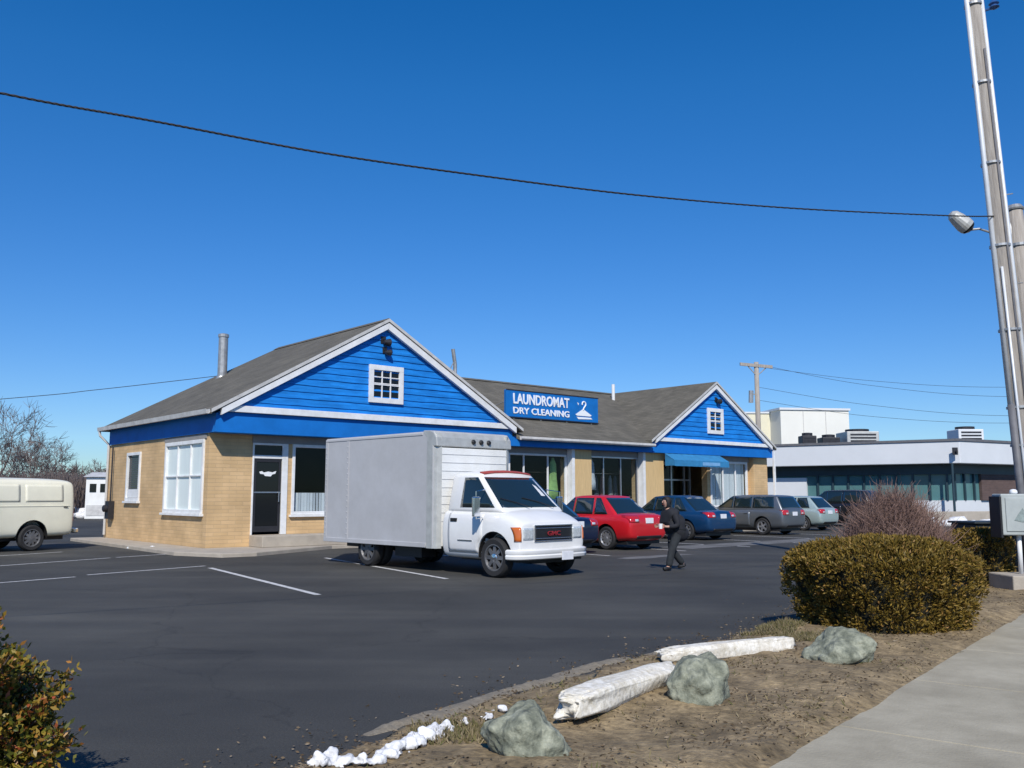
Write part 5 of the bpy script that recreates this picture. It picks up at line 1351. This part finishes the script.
mb = MB(); upright(ua, e2, n2, 2.6, 15, 1.256, 2.75, -.05, .12, mb); mb.build('wall_panel', 'red_brick', MW)
mb = MB(); upright(ua, e2, n2, -.05, 15, 2.752, 3.29, -.05, .10, mb); mb.build('eave_shade_band', 'modern_dark', MW)  # same painted eave shade along the right face
mb = MB(); mb.box(-.45, -.20, -.20, -.06, 3.75, 4.15); mb.tube([(-.32,-.10,3.95), (-.32,-.35,3.9)], .06, 6); mb.build('wall_lamp', 'dark_metal', MW)
MB().tube([(-.35,.25,0), (-.35,.25,3.3)], .07, 8).build('column', 'modern_dark', MW)
def roof_unit(label, x, y, w_, h_, m, fan):
    o = thing('rooftop_unit', label, 'rooftop unit', (x, y, 4.5)); MB().box(-w_/2, w_/2, -w_/2, w_/2, .0, h_).build('casing', m, o, bevel=.04)
    mb = MB(); mb.lathe([(w_*.36,0),(w_*.36,.18),(w_*.2,.2),(.001,.2)], (0,0,h_), 'z', 14); mb.build('fan', 'dark_metal', o)
    mb = MB()
    for i in range(4): mb.box(-w_*.4, w_*.4, -w_/2-.02, -w_/2-.002, h_*(.15+.2*i), h_*(.25+.2*i))
    mb.build('louvre', 'dark_metal', o)
roof_unit('leftmost of the two small dark rooftop fans', 18.6, 57.0, .9, .75, 'dark_metal', 1)
roof_unit('dark rooftop fan touching the pale roof housing', 20.0, 57.2, 1.1, .65, 'dark_metal', 1)
roof_unit('pale rooftop housing beside the dark fan', 21.9, 57.4, 2.0, 1.0, 'box_alu', 1)
roof_unit('white rooftop housing with dark fan near the tall pole', 27.3, 54.5, 1.5, .95, 'modern_white', 1)
# warehouse behind
WH = thing('warehouse', 'large plain white warehouse behind the low modern building', 'building', (24.7, 83, 0), R(8))
MB().box(0, 6.7, 0, 22, 0, 9.35).build('wall', 'cream_wall', WH)
mb = MB(); mb.box(-.12, 6.82, -.12, 22.1, 9.352, 9.55); mb.build('coping', 'modern_white', WH)
mb = MB()
for x in (2.2, 4.4): mb.box(x-.03, x+.03, -.03, -.002, 0, 9.3)
mb.build('joint', 'gutter', WH)
WL = thing('warehouse', 'sunlit cream end of the warehouse, light put into its colour, left of the white block and beside the right gable', 'building', (13.5, 84.5, 0), R(4))
MB().box(0, 11.0, 0, 18, 0, 9.2).build('wall', mat('wall_sunlit_tint', (.70, .66, .50), .8, var=.05, scale=.3), WL); MB().box(-.1, 11.0, -.1, 18.1, 9.202, 9.35).build('coping', 'modern_white', WL)  # warm wall colour stands in for sunlight on this face of the warehouse
# low pale wall and old snow before the modern building
tag(MB().prism([(20.5,46.6,-.05), (34,51.6,-.05), (33.85,51.95,-.05), (20.35,46.95,-.05)], (0,0,.75)).build('low_wall', 'concrete', bevel=.03), 'low pale wall in front of the modern building', 'wall')
bm = bmesh.new()
for i in range(26): heap(20.2+i*.42, 45.6+i*.16, .5, 2, .42)
me = bpy.data.meshes.new('snow'); bm.to_mesh(me); bm.free(); me.polygons.foreach_set('use_smooth', [True]*len(me.polygons))
tag(link('snow', me, 'snow'), 'bank of old snow ploughed up before the modern building', 'snow', kind='stuff')

# white shed beyond the left end
SD = thing('shed', 'small white shed with two dark windows beyond the left end of the building', 'shed', (-28.3, 60.5, 0), R(6))
MB().box(0, 5, 0, 3, 0, 2.75).build('wall', 'box_white', SD); MB().prism([(-.15,-.2,2.752), (-.15,3.2,2.752), (-.15,1.5,3.1)], (5.3,0,0)).build('roof', 'gutter', SD)
for x in (.25, .92):
    MB().box(x, x+.42, -.04, -.002, 1.75, 2.3).build('window', 'dark_glass', SD)
MB().box(.1, 4.8, -.03, -.002, .2, .9).build('skirting', 'gutter', SD)
HL = []
for i in range(61):
    x = -260+i*8.7; HL.append((x, 260, 3.5+5.0*math.exp(-((x+95)/60)**2)+2*noise.noise(Vector((x*.02,0,0)))))
tag(MB().prism([(-260,260,-.1)]+HL+[(262,260,-.1)], (0,30,0)).build('hills', mat('far_hills', (.10,.105,.11), 1, var=.2, scale=.05)), kind='structure')
